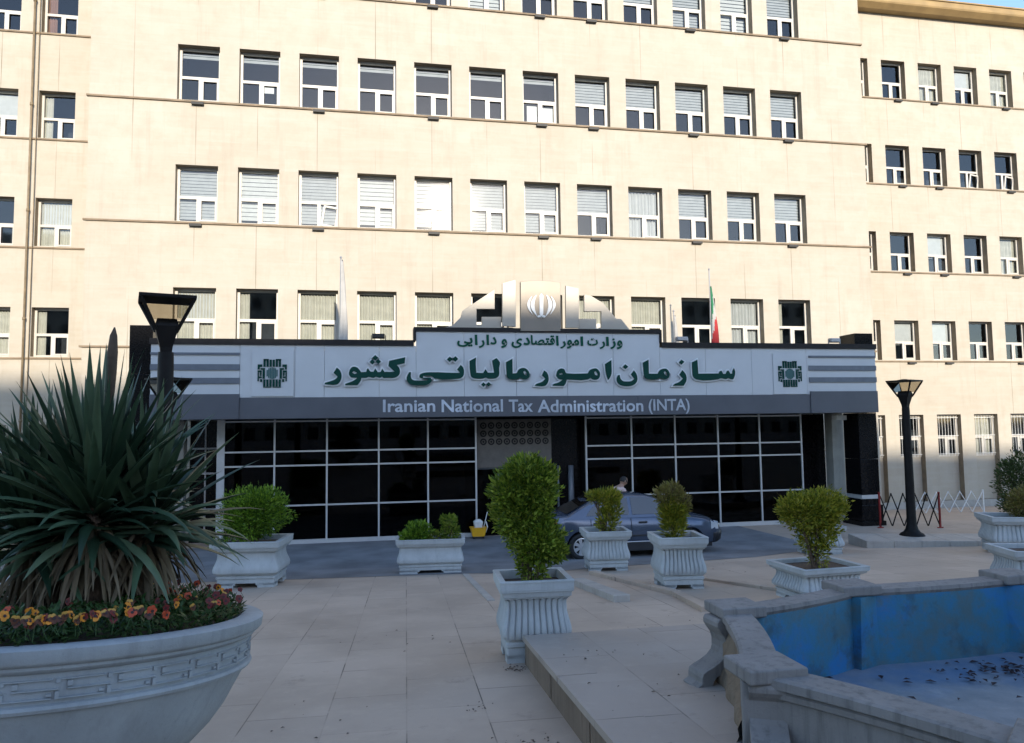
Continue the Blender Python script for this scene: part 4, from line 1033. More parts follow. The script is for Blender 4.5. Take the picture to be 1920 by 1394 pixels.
# ------------------------------------------------------------------ bowl planter with yucca and pansies
BX, BY, BR, BZ = -1.49, 3.81, .965, 2.30
BSX, BSY = -.045, -.124
BROT = Matrix.Rotation(math.atan(BSY), 4, 'X') @ Matrix.Rotation(-math.atan(BSX), 4, 'Y')
def rimz(x, y): return BZ+BSX*(x-BX)+BSY*(y-BY)
bz0 = gz(BX, BY)
e = empty('bowl_planter', (BX, BY, bz0)); Hb_ = BZ-bz0; e.location = Vector((BX, BY, BZ))-(BROT @ Vector((0, 0, Hb_))); e.rotation_euler = BROT.to_euler(); tag(e, 'huge round painted bowl planter with a meander band holding yucca and pansies', 'planter')
Hb = BZ-bz0
mb = MB()
prof = [(.38, -.06), (.38, .12), (.34, .14), (.30, .20), (.30, .24)]
for k in range(12):
    t = k/11; a = -PI/2+t*PI/2*.90; prof.append((max(.31, (BR-.07)*math.cos(a)*1.0), Hb-.12+(.68)*math.sin(a)*1.0))
prof = [p for p in prof if p[1] < Hb-.235]
prof += [(BR-.066, Hb-.232), (BR-.046, Hb-.226), (BR-.040, Hb-.214), (BR-.046, Hb-.203), (BR-.060, Hb-.198), (BR-.056, Hb-.095), (BR-.038, Hb-.088), (BR-.03, Hb-.078), (BR-.03, Hb-.068), (BR-.012, Hb-.06), (BR-.004, Hb-.05), (BR, Hb-.008), (BR-.012, Hb), (BR-.10, Hb), (BR-.115, Hb-.012), (BR-.12, Hb-.12)]
mb.lathe(prof, 128, cap1=False)
o = sharp(mb.build('bowl', M['bowl'], parent=e, smooth=True), 35)
# meander relief on the band: raised key pattern wrapped round the bowl
mb = MB(); rb0 = BR-.062; nk = 34; cell = 2*PI/nk
key = [(.0, .10, .80, .20), (.08, .42, .92, .52), (.0, .76, .80, .86), (.70, .20, .80, .34), (.08, .52, .18, .76), (.86, .10, .94, .42), (.94, .10, 1.0, .20), (.86, .66, .94, .86), (.94, .76, 1.0, .86)]
for k in range(nk):
    for (u0, v0, u1, v1) in key:
        ns = max(1, int((u1-u0)/.2))
        for s in range(ns):
            a0 = cell*(k+u0+(u1-u0)*s/ns); a1 = cell*(k+u0+(u1-u0)*(s+1)/ns); z0 = Hb-.196+.098*v0; z1 = Hb-.196+.098*v1
            def pt(a, r, z): return (r*math.cos(a), r*math.sin(a), z)
            ro = rb0+.014
            A = [pt(a0, rb0, z0), pt(a1, rb0, z0), pt(a1, rb0, z1), pt(a0, rb0, z1)]; B = [pt(a0, ro, z0+.003), pt(a1, ro, z0+.003), pt(a1, ro, z1-.003), pt(a0, ro, z1-.003)]
            mb.quad(*B); mb.quad(A[0], A[1], B[1], B[0]); mb.quad(A[2], A[3], B[3], B[2]); mb.quad(A[1], A[2], B[2], B[1]); mb.quad(A[3], A[0], B[0], B[3])
mb.build('meander_band', M['bowl'], parent=e)
mb = MB(); mb.lathe([(0.001, Hb+.02), (.5, Hb), (BR-.118, Hb-.05)], 48, cap0=False, cap1=False); mb.build('soil', M['soil'], parent=e)

def blade(mb, base, az, el, Ln, wd, droop, rr, n=7, fold=.25):
    d = Vector((math.cos(az)*math.cos(el), math.sin(az)*math.cos(el), math.sin(el)))
    sd = Vector((-math.sin(az), math.cos(az), 0)); p = Vector(base); k0 = len(mb.v); tw = rr.uniform(-.5, .5)
    for i in range(n+1):
        t = i/n
        w_ = wd*(0.55+.45*min(1, t*3.2))*(1-max(0, (t-.35)/.65)**1.5) + .0008
        nr = sd.cross(d).normalized(); s2 = (sd*math.cos(tw*t)+nr*math.sin(tw*t))
        mb.v += [tuple(p-s2*w_/2+nr*w_*fold), tuple(p), tuple(p+s2*w_/2+nr*w_*fold)]
        p = p+d*(Ln/n)
        d = (d+Vector((0, 0, -droop*(t+.25)/n*2.0))).normalized()
        if p.z < .03 and d.z < 0: d.z *= .2
    for i in range(n):
        a = k0+i*3
        mb.f += [(a, a+1, a+4, a+3), (a+1, a+2, a+5, a+4)]; mb.m += [0, 0]
YX, YY = atY(172, 1140, 3.86).x, 3.86
ye = empty('yucca', (YX, YY, rimz(YX, YY))); tag(ye, 'large spiky dark green yucca with dry skirt in the bowl planter', 'plant')
rr = random.Random(4)
heads = [(.0, .0, .50, 1.0), (.20, .10, .44, .72), (-.30, .12, .40, .8)]
mbL, mbD, mbT = MB(), MB(), MB()
for hx, hy, hz_, sc in heads:
    mbT.tube([(hx*.6, hy, -.05), (hx*.8, hy, hz_*.5), (hx, hy, hz_+.05)], [.085, .075, .06], 10)
    nl = int(180*sc)
    for i in range(nl):
        t = i/nl; az = i*2.39996+rr.uniform(-.3, .3)
        el = R(86-t*88+rr.uniform(-10, 10))
        Ln = (.64-.04*t)*sc**.5*rr.uniform(.72, 1.14); droop = .08+.60*t*t+rr.uniform(-.05, .22)+(.7 if rr.random() < .12*t*2 else 0)
        blade(mbL, (hx+.03*math.cos(az), hy+.03*math.sin(az), hz_+.10-t*.22), az, el, Ln, (.046+.016*t)*rr.uniform(.75, 1.2), droop, rr)
    for i in range(int(110*sc)):
        az = i*2.39996+rr.uniform(-.4, .4)
        blade(mbD, (hx+.05*math.cos(az), hy+.05*math.sin(az), hz_-.02-rr.random()*.15), az, R(rr.uniform(-80, -20)), rr.uniform(.28, .46), .026*rr.uniform(.6, 1.2), rr.uniform(.7, 1.6), rr)
mbT.build('stem', M['bark'], parent=ye, smooth=True); mbL.build('leaves', M['yucca'], parent=ye, smooth=True); mbD.build('dry_leaves', M['yuccadry'], parent=ye, smooth=True)
mb = MB()
SQ = [atY(x_, y_, 3.95)-Vector((YX, YY, rimz(YX, YY))) for x_, y_ in ((196, 960), (203, 850), (205, 765), (207, 735), (209, 700), (211, 660), (213, 630), (215, 614))]
pts = SQ
mb.tube(pts, [.012, .012, .013, .019, .023, .024, .017, .003], 10); mb.build('flower_stalk', M['spear'], parent=ye, smooth=True)

# foliage of the pansy bed (uncountable) and the pansies themselves
mb = MB(); rr = random.Random(9)
for i in range(14000):
    a = rr.uniform(0, 2*PI); r = math.sqrt(rr.uniform(.12, 1))*(BR-.10)
    h = (.02+.10*rr.random())*(1 if r < BR-.2 else .7)+.02*mnoise.noise(Vector((math.cos(a)*r*6, math.sin(a)*r*6, 0)))
    p = Vector((BX+r*math.cos(a), BY+r*math.sin(a), 0)); p.z = rimz(p.x, p.y)-.03+h; az = rr.uniform(0, 2*PI); el = rr.uniform(-.2, .9)
    ax = Vector((math.cos(az)*math.cos(el), math.sin(az)*math.cos(el), math.sin(el))); sd = Vector((-math.sin(az), math.cos(az), rr.uniform(-.4, .4))); s = rr.uniform(.010, .020)
    k = len(mb.v); mb.v += [tuple(p), tuple(p+ax*s+sd*s*.5), tuple(p+ax*s*2.3), tuple(p+ax*s-sd*s*.5)]; mb.f.append((k, k+1, k+2, k+3)); mb.m.append(0)
struct(mb.build('pansy_foliage', M['bedleaf']), 'stuff')
def pansy_mesh(c1, c2, name):
    e = empty('pansy', (0, 0, 0))
    mb = MB(); mb.tube([(0, 0, -.09), (0, .006, -.03), (0, .004, 0)], .0022, 5); mb.build('flower_stem', M['bedleaf'], parent=e)
    mb = MB()
    for k, (a, s) in enumerate(((90-32, 1.05), (90+32, 1.05), (188, .95), (-8, .95), (270, 1.1))):
        a = R(a); n = 8; cx_, cz_ = math.cos(a)*.013*s, math.sin(a)*.013*s; yy = -.001*k+(.003 if k < 2 else 0)
        mb.poly([(cx_+math.cos(2*PI*j/n)*.0135*s, yy-.003*abs(math.sin(2*PI*j/n)), cz_+math.sin(2*PI*j/n)*.0125*s) for j in range(n)], 0 if k >= 2 else 1)
    mb.build('petals', [c1, c2], parent=e)
    mb = MB(); mb.poly([(.0085*math.cos(2*PI*j/8), -.0095, .0075*math.sin(2*PI*j/8)-.002) for j in range(8)]); mb.build('eye', M['p_ctr'], parent=e)
    return e
variants = [(pansy_mesh(M['p_or'], M['p_or'], 'a'), 'orange-yellow pansy with dark centre in the bowl planter'), (pansy_mesh(M['p_red'], M['p_red'], 'b'), 'red-orange pansy in the bowl planter'),
            (pansy_mesh(M['p_mar'], M['p_mar'], 'c'), 'dark maroon pansy in the bowl planter'), (pansy_mesh(M['p_dark'], M['p_edge'], 'd'), 'brown pansy with tan upper petals in the bowl planter')]
def on_bed(px, py, h):
    d = ray(px, py); t = (BZ+h-ZC-BSX*BX-BSY*BY)/(d.z-BSX*d.x-BSY*d.y); return d*t+Vector((0, 0, ZC))
spots = [(7, 1160, 0), (239, 1137, 0), (12, 1150, 1), (329, 1112, 1), (318, 1108, 1), (340, 1153, 1), (287, 1156, 1), (305, 1150, 3), (111, 1184, 3), (146, 1190, 3), (140, 1176, 3), (414, 1099, 2), (448, 1116, 2), (463, 1127, 2), (425, 1106, 2), (236, 1158, 2), (196, 1152, 2), (405, 1120, 2), (392, 1128, 2), (365, 1118, 3), (385, 1106, 2), (352, 1120, 1), (310, 1118, 1), (330, 1126, 1), (340, 1118, 1), (60, 1170, 3), (40, 1180, 2), (85, 1172, 2), (118, 1166, 3), (300, 1172, 3), (285, 1178, 3), (420, 1130, 1), (408, 1140, 3), (440, 1134, 2), (360, 1148, 2), (400, 1152, 1), (455, 1108, 2), (296, 1124, 2), (262, 1146, 3), (20, 1138, 2), (380, 1096, 1), (398, 1098, 2), (345, 1100, 1), (222, 1170, 2), (170, 1172, 3), (436, 1098, 2), (320, 1160, 3), (268, 1166, 2)]
for k in range(46):
    a_, b_ = rr.uniform(0, 480), 0
    spots.append((a_, 1195-a_*.145-rr.uniform(2, 62)*(1 if a_ > 250 else .75), rr.choice((0, 1, 1, 2, 2, 3, 3) if a_ > 250 else (2, 3, 3, 0, 2))))
first = {}
for i, (px, py, vk) in enumerate(spots):
    p = on_bed(px, py, .09); dx, dy = p.x-BX, p.y-BY; r = math.hypot(dx, dy)
    if r > BR-.10: p.x = BX+dx/r*(BR-.10); p.y = BY+dy/r*(BR-.10)
    src, lab = variants[vk]
    o = src if vk not in first else copy_tree(src); first[vk] = 1
    o.location = (p.x, p.y, rimz(p.x, p.y)+.07+rr.random()*.03); o.rotation_euler = (R(rr.uniform(-40, 5)), R(rr.uniform(-25, 25)), math.atan2(p.x, p.y)*-1+R(rr.uniform(-45, 45))); s = rr.uniform(.5, .8); o.scale = (s, s, s)
    tag(o, lab, 'flower', 'pansies in the bowl planter: '+lab.split(' in ')[0])

# ------------------------------------------------------------------ pool
RZ = 1.80
C0 = Vector((4.0, 4.0))
PP = [Vector(p) for p in ((2.19, 3.98), (2.68, 5.28), (3.95, 5.70), (5.56, 5.76), (6.8, 4.9), (7.0, 3.1), (5.9, 1.8), (4.1, 1.8), (2.87, 2.76))]
PDIR = {0: (-.42, -.9), 1: (-1, -.12), 2: (-.45, .9), 8: (-.75, -.6)}
FZ = RZ-.66
PO = empty('fountain_basin', (C0.x, C0.y, RZ-.45)); tag(PO, 'empty blue painted fountain basin with weathered stone coping and scroll brackets', 'fountain')
def popart(mb, nm, mats, **kw):
    o = mb.build(nm, mats, **kw); o.parent = PO; o.matrix_parent_inverse = Matrix.Translation(-PO.location); return o
mb = MB(); mb.poly([(p.x, p.y, FZ) for p in PP[::-1]][::-1]); 
fl_ = popart(mb, 'basin_floor', M['poolfloor'])
if fl_.data.polygons[0].normal.z < 0: fl_.data.flip_normals()
NP = len(PP)
for i in range(NP):
    a, b = PP[i], PP[(i+1) % NP]; d = (b-a); ln = d.length; t = d/ln; nrm = Vector((-t.y, t.x))
    if nrm.dot(C0-(a+b)/2) < 0: nrm = -nrm
    ns = 8 if i else 40
    def off(u, w_, z, sag=.045):
        q = a+d*u+nrm*(w_+sag*4*u*(1-u)); return (q.x, q.y, z)
    wall_o, wall_i, cop = [], [], []
    for k in range(ns+1):
        u = k/ns; ze = SL*(Y0-(a+d*u).y)+.27
        wall_o.append([off(u, -.075-(.10 if i == 0 else 0)*(1-v_)-(.035*math.sin(u*19+3*math.sin(v_*6))*math.sin(PI*v_) if i == 0 else 0), ze-.05+(RZ-.165-ze+.05)*v_) for v_ in (0, .12, .25, .37, .5, .62, .75, .87, 1)]); wall_i.append([off(u, .075, FZ-.01), off(u, .075, RZ-.099)])
        cop.append([off(u, -.075, RZ-.17), off(u, -.105, RZ-.155), off(u, -.11, RZ-.125), off(u, -.095, RZ-.115), off(u, -.13, RZ-.10), off(u, -.13, RZ-.055), off(u, -.11, RZ-.045), off(u, .085, RZ-.045), off(u, .09, RZ-.075), off(u, .076, RZ-.10)])
    mb = MB()
    for k in range(ns):
        for q in range(8): mb.quad(wall_o[k][q], wall_o[k+1][q], wall_o[k+1][q+1], wall_o[k][q+1])
    popart(mb, 'carved_outer_wall' if i == 0 else 'outer_wall', M['poolwarm' if i == 0 else 'poolstone'], smooth=True)
    mb = MB()
    for k in range(ns): mb.quad(wall_i[k][0], wall_i[k+1][0], wall_i[k+1][1], wall_i[k][1])
    popart(mb, 'inner_wall', M['poolblue'], merge=True)
    mb = MB(); mb.rings(cop); popart(mb, 'coping', M['poolstone'], smooth=False, merge=True)
# piers with scroll brackets
def bracket_profile(H):
    # (radial, z) outline; z from slab to underside of the cap
    h = H/.60
    outer = [(.0, .60), (.20, .60), (.215, .57), (.215, .53), (.195, .49), (.165, .44), (.148, .38), (.145, .32), (.16, .27), (.195, .225), (.25, .185), (.31, .155), (.345, .13), (.355, .09), (.355, .045), (.40, .012), (.40, .0)]
    inner = [(.27, .0), (.26, .05), (.235, .085), (.18, .105), (.12, .125), (.06, .17), (.0, .20)]
    return [(u, v*h) for u, v in outer+inner]
for i, p in enumerate(PP):
    rd = Vector(PDIR[i]).normalized() if i in PDIR else (p-C0).normalized(); tg = Vector((-rd.y, rd.x))
    zs_ = SL*(Y0-p.y)+.26; zc0 = RZ-.085
    mb = MB()
    def w3(r, t_, z): q = p+rd*r+tg*t_; return (q.x, q.y, z)
    cd = Vector((.0, -1.0)) if i in (0, 1, 2, 3) else rd; ct = Vector((-cd.y, cd.x))
    def c3(r, t_, z): q = p+cd*r+ct*t_; return (q.x, q.y, z)
    mb.rings([[c3(x_*h_, y_*h_, z_) for x_, y_ in ((-1, -1.1), (1, -1.1), (1, 1.1), (-1, 1.1))] for h_, z_ in ((.145, RZ-.085), (.158, RZ-.072), (.158, RZ-.006), (.15, RZ))])
    cap = popart(mb, 'pier_cap', M['poolstone'], bevel=.006)
    mb = MB(); mb.rings([[w3(x_*.13, y_*.135, z_) for x_, y_ in ((.02, -1), (1, -1), (1, 1), (.02, 1))] for z_ in (SL*(Y0-p.y)+.2, RZ-.0855)]); popart(mb, 'pier', M['poolstone'], bevel=.01)
    mb = MB(); mb.rings([[w3(-.16, -.13, FZ-.01), w3(-.13, .13, FZ-.01), w3(0, .13, FZ-.01), w3(0, -.13, FZ-.01)], [w3(-.15, -.13, RZ-.086), w3(-.15, .13, RZ-.086), w3(0, .13, RZ-.086), w3(0, -.13, RZ-.086)]])
    popart(mb, 'inner_pier', M['poolblue'])
    zf = SL*(Y0-(p+rd*.45).y)+.275
    prf = bracket_profile(zc0-zf)
    mb = MB(); mb.prism(prf, lambda u, v, s: w3(u*(.8 if i == 0 else 1), -.10 if s else .10, zf+v))
    o = popart(mb, 'scroll_bracket', M['poolstone'], bevel=.012)
# litter in the pool: dark dry leaves
mb = MB(); rr = random.Random(33)
for i in range(150):
    if i < 110: x, y = rr.gauss(4.95, .35), rr.gauss(5.2, .14)
    else: x, y = rr.uniform(3.2, 5.6), rr.uniform(4.0, 5.9)
    if y > 5.5: continue
    s = rr.uniform(.015, .045); az = rr.uniform(0, 2*PI); z = FZ+.006+rr.random()*.02
    mb.poly([(x+s*math.cos(az), y+s*math.sin(az), z), (x-s*.5*math.sin(az), y+s*.5*math.cos(az), z+.012), (x-s*math.cos(az), y-s*math.sin(az), z+.004), (x+s*.5*math.sin(az), y-s*.5*math.cos(az), z+.01)])
struct(mb.build('dry_leaf_litter', M['p_ctr']), 'stuff')

mb = MB(); rr = random.Random(77)
for cx_, cy_, n_, sp_ in ((1.03, 5.1, 46, .10), (.85, 6.05, 14, .06), (1.36, 7.2, 40, .06), (.2, 9.0, 10, .5), (3.5, 8.5, 10, .5), (2.0, 6.3, 12, .35), (-.3, 5.8, 12, .6), (1.9, 5.2, 10, .3), (6.0, 13.4, 10, .5)):
    for k in range(n_):
        x, y = rr.gauss(cx_, sp_), rr.gauss(cy_, sp_); s_ = rr.uniform(.006, .02); az = rr.uniform(0, 2*PI)
        on = x > 1.5 and y < 7.3
        z = (zt(y) if on else gz(x, y))+.004+rr.random()*.012
        mb.poly([(x+s_*math.cos(az), y+s_*math.sin(az), z), (x-s_*.5*math.sin(az), y+s_*.5*math.cos(az), z+.008), (x-s_*math.cos(az), y-s_*math.sin(az), z+.003), (x+s_*.5*math.sin(az), y-s_*.5*math.cos(az), z+.006)])
struct(mb.build('ground_litter', M['soil']), 'stuff')

# ------------------------------------------------------------------ barriers
def scissor(x0, y0, x1, y1, z0, h, n, mat_post, mat_bar, label, posts=True):
    e = empty('scissor_barrier', (x0, y0, z0)); tag(e, label, 'barrier')
    d = Vector((x1-x0, y1-y0, 0)); ln = d.length; t = d/ln
    mb = MB()
    for k in range(n):
        a, b = t*ln*(k/n), t*ln*((k+1)/n)
        for (z1, z2, oy) in ((.06, h-.03, -.012), (h-.03, .06, .012)):
            o_ = Vector((-t.y, t.x, 0))*oy
            mb.tube([a+Vector((0, 0, z1))+o_, b+Vector((0, 0, z2))+o_], .018, 5)
    mb.build('lattice', mat_bar, parent=e)
    for q in (Vector(), d):
        mb = MB(); mb.box(q.x-.022, q.x+.022, q.y-.022, q.y+.022, 0, h); mb.box(q.x-.09, q.x+.09, q.y-.02, q.y+.02, 0, .03); mb.build('post', mat_post, parent=e)
    return e
scissor(14.75, 19.75, 16.38, 19.3, -.0, 1.05, 5, M['red'], M['black'], 'expanding black lattice barrier with red end posts beside the column')
scissor(19.3, 24.0, 22.15, 23.9, -.27, .85, 6, M['white'], M['white'], 'pale expanding lattice barrier in front of the right wing')

# ------------------------------------------------------------------ mop bucket
e = empty('mop_bucket', (2.92, 20.9, .02)); tag(e, 'yellow mop bucket with white wringer by the glass front', 'bucket')
mb = MB(); mb.rings([sqring(.17, .13, .03, .06, 2), sqring(.22, .16, .03, .28, 2), sqring(.235, .175, .03, .29, 2), sqring(.235, .175, .03, .31, 2), sqring(.20, .14, .03, .31, 2), sqring(.16, .12, .03, .10, 2)], True, True, True); mb.build('tub', M['yellow'], parent=e)
mb = MB(); mb.rings([sqring(.10, .10, .03, .28, 2), sqring(.13, .12, .03, .46, 2), sqring(.06, .06, .03, .52, 2)]); mb.build('wringer', M['white'], parent=e)
mb = MB(); mb.tube([(.16, 0, .3), (.27, .02, .72)], .012, 6); mb.tube([(.2, 0, .15), (.26, -.02, .3), (.22, -.02, .45)], .02, 6); mb.build('handle', M['white'], parent=e)
for sx in (-1, 1):
    for s2 in (-1, 1):
        mb = MB(); mb.rings([[(sx*.14+.012*q, s2*.1+.03*math.cos(2*PI*j/10), .03+.03*math.sin(2*PI*j/10)) for j in range(10)] for q in (-1, 1)]); mb.build('wheel', M['black'], parent=e)

# ------------------------------------------------------------------ car
CAR = empty('parked_car', (6.22, 17.75, .01)); tag(CAR, 'dark grey-blue sedan parked across the entrance behind the fluted planters', 'car')
def sec(x, w_, zb_, zs_, zt_, crown):
    h = [(0, zb_), (w_*.80, zb_), (w_*.93, zb_+.05), (w_*.975, zb_+.16), (w_, zs_), (w_*.985, zs_+.10), (w_*.955, (zs_+zt_)/2+.08), (w_*.90, zt_-.03), (w_*.82, zt_), (w_*.45, zt_+crown*.8), (0, zt_+crown)]
    return [(x, -y, z) for y, z in h] + [(x, y, z) for y, z in h[-2:0:-1]]
st = [(-2.17, .66, .44, .58, .86, .0), (-2.13, .74, .36, .56, .95, .02), (-2.02, .80, .28, .56, 1.0, .03), (-1.75, .835, .22, .56, 1.015, .03), (-1.2, .845, .20, .56, 1.0, .03), (-.4, .85, .19, .56, .975, .02), (.4, .85, .19, .56, .955, .02), (1.05, .845, .20, .56, .94, .03), (1.35, .84, .21, .56, .90, .05), (1.7, .825, .22, .55, .85, .05), (1.95, .79, .24, .54, .79, .05), (2.08, .73, .28, .52, .71, .04), (2.15, .62, .34, .50, .62, .02)]
mb = MB(); mb.rings([sec(*s) for s in st])
# greenhouse
def gsec(x, zr):
    f = lambda z: .765-(z-.965)*.42
    zb_ = .93; zr = max(zr, zb_+.012)
    e_ = zr-.035 if zr > zb_+.06 else zb_+.006
    h = [(0, zb_), (f(zb_), zb_), (f(e_), e_), (f(e_)-.05, zr), (f(e_)*.5, zr+.02*(zr > 1.2)), (0, zr+.025*(zr > 1.2))]
    return [(x, -y, z) for y, z in h] + [(x, y, z) for y, z in h[-2:0:-1]]
gs = [(-1.82, .93), (-1.70, 1.02), (-1.45, 1.15), (-1.15, 1.30), (-.90, 1.385), (-.6, 1.43), (-.15, 1.45), (.25, 1.425), (.48, 1.37), (.80, 1.20), (1.08, 1.03), (1.25, .93)]
mb.rings([gsec(*g) for g in gs])
body = mb.build('body', M['car'], parent=CAR, smooth=True)
WXr, WXf, WR = -1.42, 1.30, .305
# wheel arches by boolean, evaluated without operators
cut = MB()
for wx in (WXr, WXf):
    for s in (-1, 1):
        cut.rings([[(wx+.355*math.cos(2*PI*j/32), s*y, .31+.355*math.sin(2*PI*j/32)) for j in range(32)] for y in ((.58, .95) if s > 0 else (.95, .58))])
cutter = cut.build('cutter', M['carlow'], merge=True); cutter.location = CAR.location
bo = body.modifiers.new('arch', 'BOOLEAN'); bo.object = cutter; bo.operation = 'DIFFERENCE'; bo.solver = 'EXACT'
try: bo.use_self = True
except Exception: pass
bpy.context.view_layer.update()
dg = bpy.context.evaluated_depsgraph_get(); me = bpy.data.meshes.new_from_object(body.evaluated_get(dg))
body.modifiers.clear(); body.data = me; bpy.data.objects.remove(cutter)
sharp(body, 32)
def yside(z): return .765-(z-.965)*.42
def sideglass(pts, nm, s, d=.004):
    mb = MB(); mb.prism(pts, lambda u, v, sd_: (u, s*(yside(v)+d+(0 if sd_ else .006)), v)); mb.build(nm, M['carglass'], parent=CAR)
for s in (-1, 1):
    sideglass([(-1.28, 1.0), (-.22, 1.0), (-.22, 1.385), (-.62, 1.375), (-.92, 1.30), (-1.14, 1.16)], 'window', s)
    sideglass([(-.14, 1.0), (1.02, 1.0), (.90, 1.08), (.62, 1.25), (.40, 1.355), (.2, 1.385), (-.14, 1.395)], 'window', s)
mb = MB()
def ws_(x, y, z): return (x, y, z)
mb.quad((.50, -.50, 1.375), (1.17, -.62, .985), (1.17, .62, .985), (.50, .50, 1.375)); mb.v = [(x+.012, y, z+.016) for x, y, z in mb.v]; mb.build('windscreen', M['carglass'], parent=CAR)
mb = MB(); mb.quad((-.98, .48, 1.375), (-1.70, .58, 1.03), (-1.70, -.58, 1.03), (-.98, -.48, 1.375)); mb.v = [(x-.012, y, z+.018) for x, y, z in mb.v]; mb.build('rear_window', M['carglass'], parent=CAR)
for s in (-1, 1):
    mb = MB()
    mb.box(-1.08, 1.05, s*.852-.006, s*.852+.006, .50, .535); mb.box(-1.06, .93, s*.845-.025, s*.845+.02, .17, .36); mb.build('side_trim', M['carlow'], parent=CAR)
    for x in (-1.02, .10):
        mb = MB(); mb.box(x-.10, x+.10, s*.842-.012, s*.842+.014, .80, .845); mb.box(x-.07, x+.07, s*.86-.008, s*.86+.008, .81, .835); mb.build('door_handle', M['carlow'], parent=CAR, bevel=.008)
    mb = MB(); mb.box(.82, 1.0, min(s*.80, s*1.0), max(s*.80, s*1.0), .96, 1.09); mb.build('mirror', M['carlow'], parent=CAR, bevel=.03)
    mb = MB(); mb.rings([[(1.84, s*.80, .60), (1.84, s*.80, .76), (1.88, s*.66, .80), (1.88, s*.66, .60)], [(2.04, s*.765, .585), (2.03, s*.76, .735), (2.12, s*.60, .74), (2.14, s*.60, .58)]]); mb.build('headlight', M['lampclear'], parent=CAR, merge=True)
    mb = MB(); mb.box(-2.175, -1.99, min(s*.60, s*.805), max(s*.60, s*.805), .70, .93); mb.build('tail_light', M['lampred'], parent=CAR, bevel=.02)
mb = MB()
bf = [sec(1.90, .80, .235, .45, .50, 0), sec(2.06, .765, .25, .45, .52, 0), sec(2.16, .68, .28, .45, .52, 0), sec(2.19, .58, .32, .45, .50, 0)]
mb.rings(bf); mb.build('front_bumper', M['carlow'], parent=CAR, smooth=True)
for i, wx in enumerate((WXr, WXf)):
    for s in (-1, 1):
        wh = empty('wheel', (wx, s*.765, WR)); wh.parent = CAR
        mb = MB()
        def rg(r, y): return [(r*math.cos(2*PI*j/36), s*y, r*math.sin(2*PI*j/36)) for j in range(36)]
        prf = [(.19, -.08), (.27, -.09), (.297, -.07), (WR, -.04), (WR, .04), (.297, .07), (.27, .088), (.205, .088), (.20, .06), (.19, -.08)]
        mb.rings([rg(r, y) for r, y in prf], True, False, False); mb.build('tyre', M['tyre'], parent=wh, smooth=True)
        mb = MB(); mb.rings([rg(.205, .082), rg(.185, .088), rg(.18, .05)], True, False, False)
        mb.rings([[(.05*math.cos(2*PI*j/16), s*y, .05*math.sin(2*PI*j/16)) for j in range(16)] for y in (.05, .082)])
        for k in range(7):
            a = 2*PI*k/7; c_, s_ = math.cos(a), math.sin(a)
            P_ = [(.03, -.028), (.19, -.042), (.19, .042), (.03, .028)]
            mb.prism(P_, lambda u, v, sd_: (u*c_-v*s_, s*(.076 if sd_ else .05), u*s_+v*c_))
        mb.build('rim', M['rim'], parent=wh)
        mb = MB(); mb.rings([rg(.186, .045), rg(.01, .043)], True, False, False); mb.build('brake_disc', M['tyre'], parent=wh)
for s in (-1, 1):
    for x in (-1.02-.16, -.19, 1.06):
        mb = MB(); mb.tube([(x, s*.848, .30), (x, s*.853, .56), (x, s*.842, .76), (x-.0, s*.80, .93)], .006, 5); mb.build('door_seam', M['carlow'], parent=CAR)
    mb = MB(); mb.tube([(-1.05, s*.853, .375), (.92, s*.853, .375)], .012, 6); mb.build('sill_strip', M['mullion'], parent=CAR)
mb = MB(); mb.box(-1.9, 1.9, -.7, .7, .17, .28); mb.build('underbody', M['carlow'], parent=CAR)
mb = MB(); mb.box(-.9, .9, -.62, .62, .45, .95); mb.box(-.55, -.35, -.6, -.1, .9, 1.2); mb.box(-.55, -.35, .1, .6, .9, 1.2); mb.box(.45, .6, -.5, .5, .9, 1.0); mb.build('seats', M['carlow'], parent=CAR)

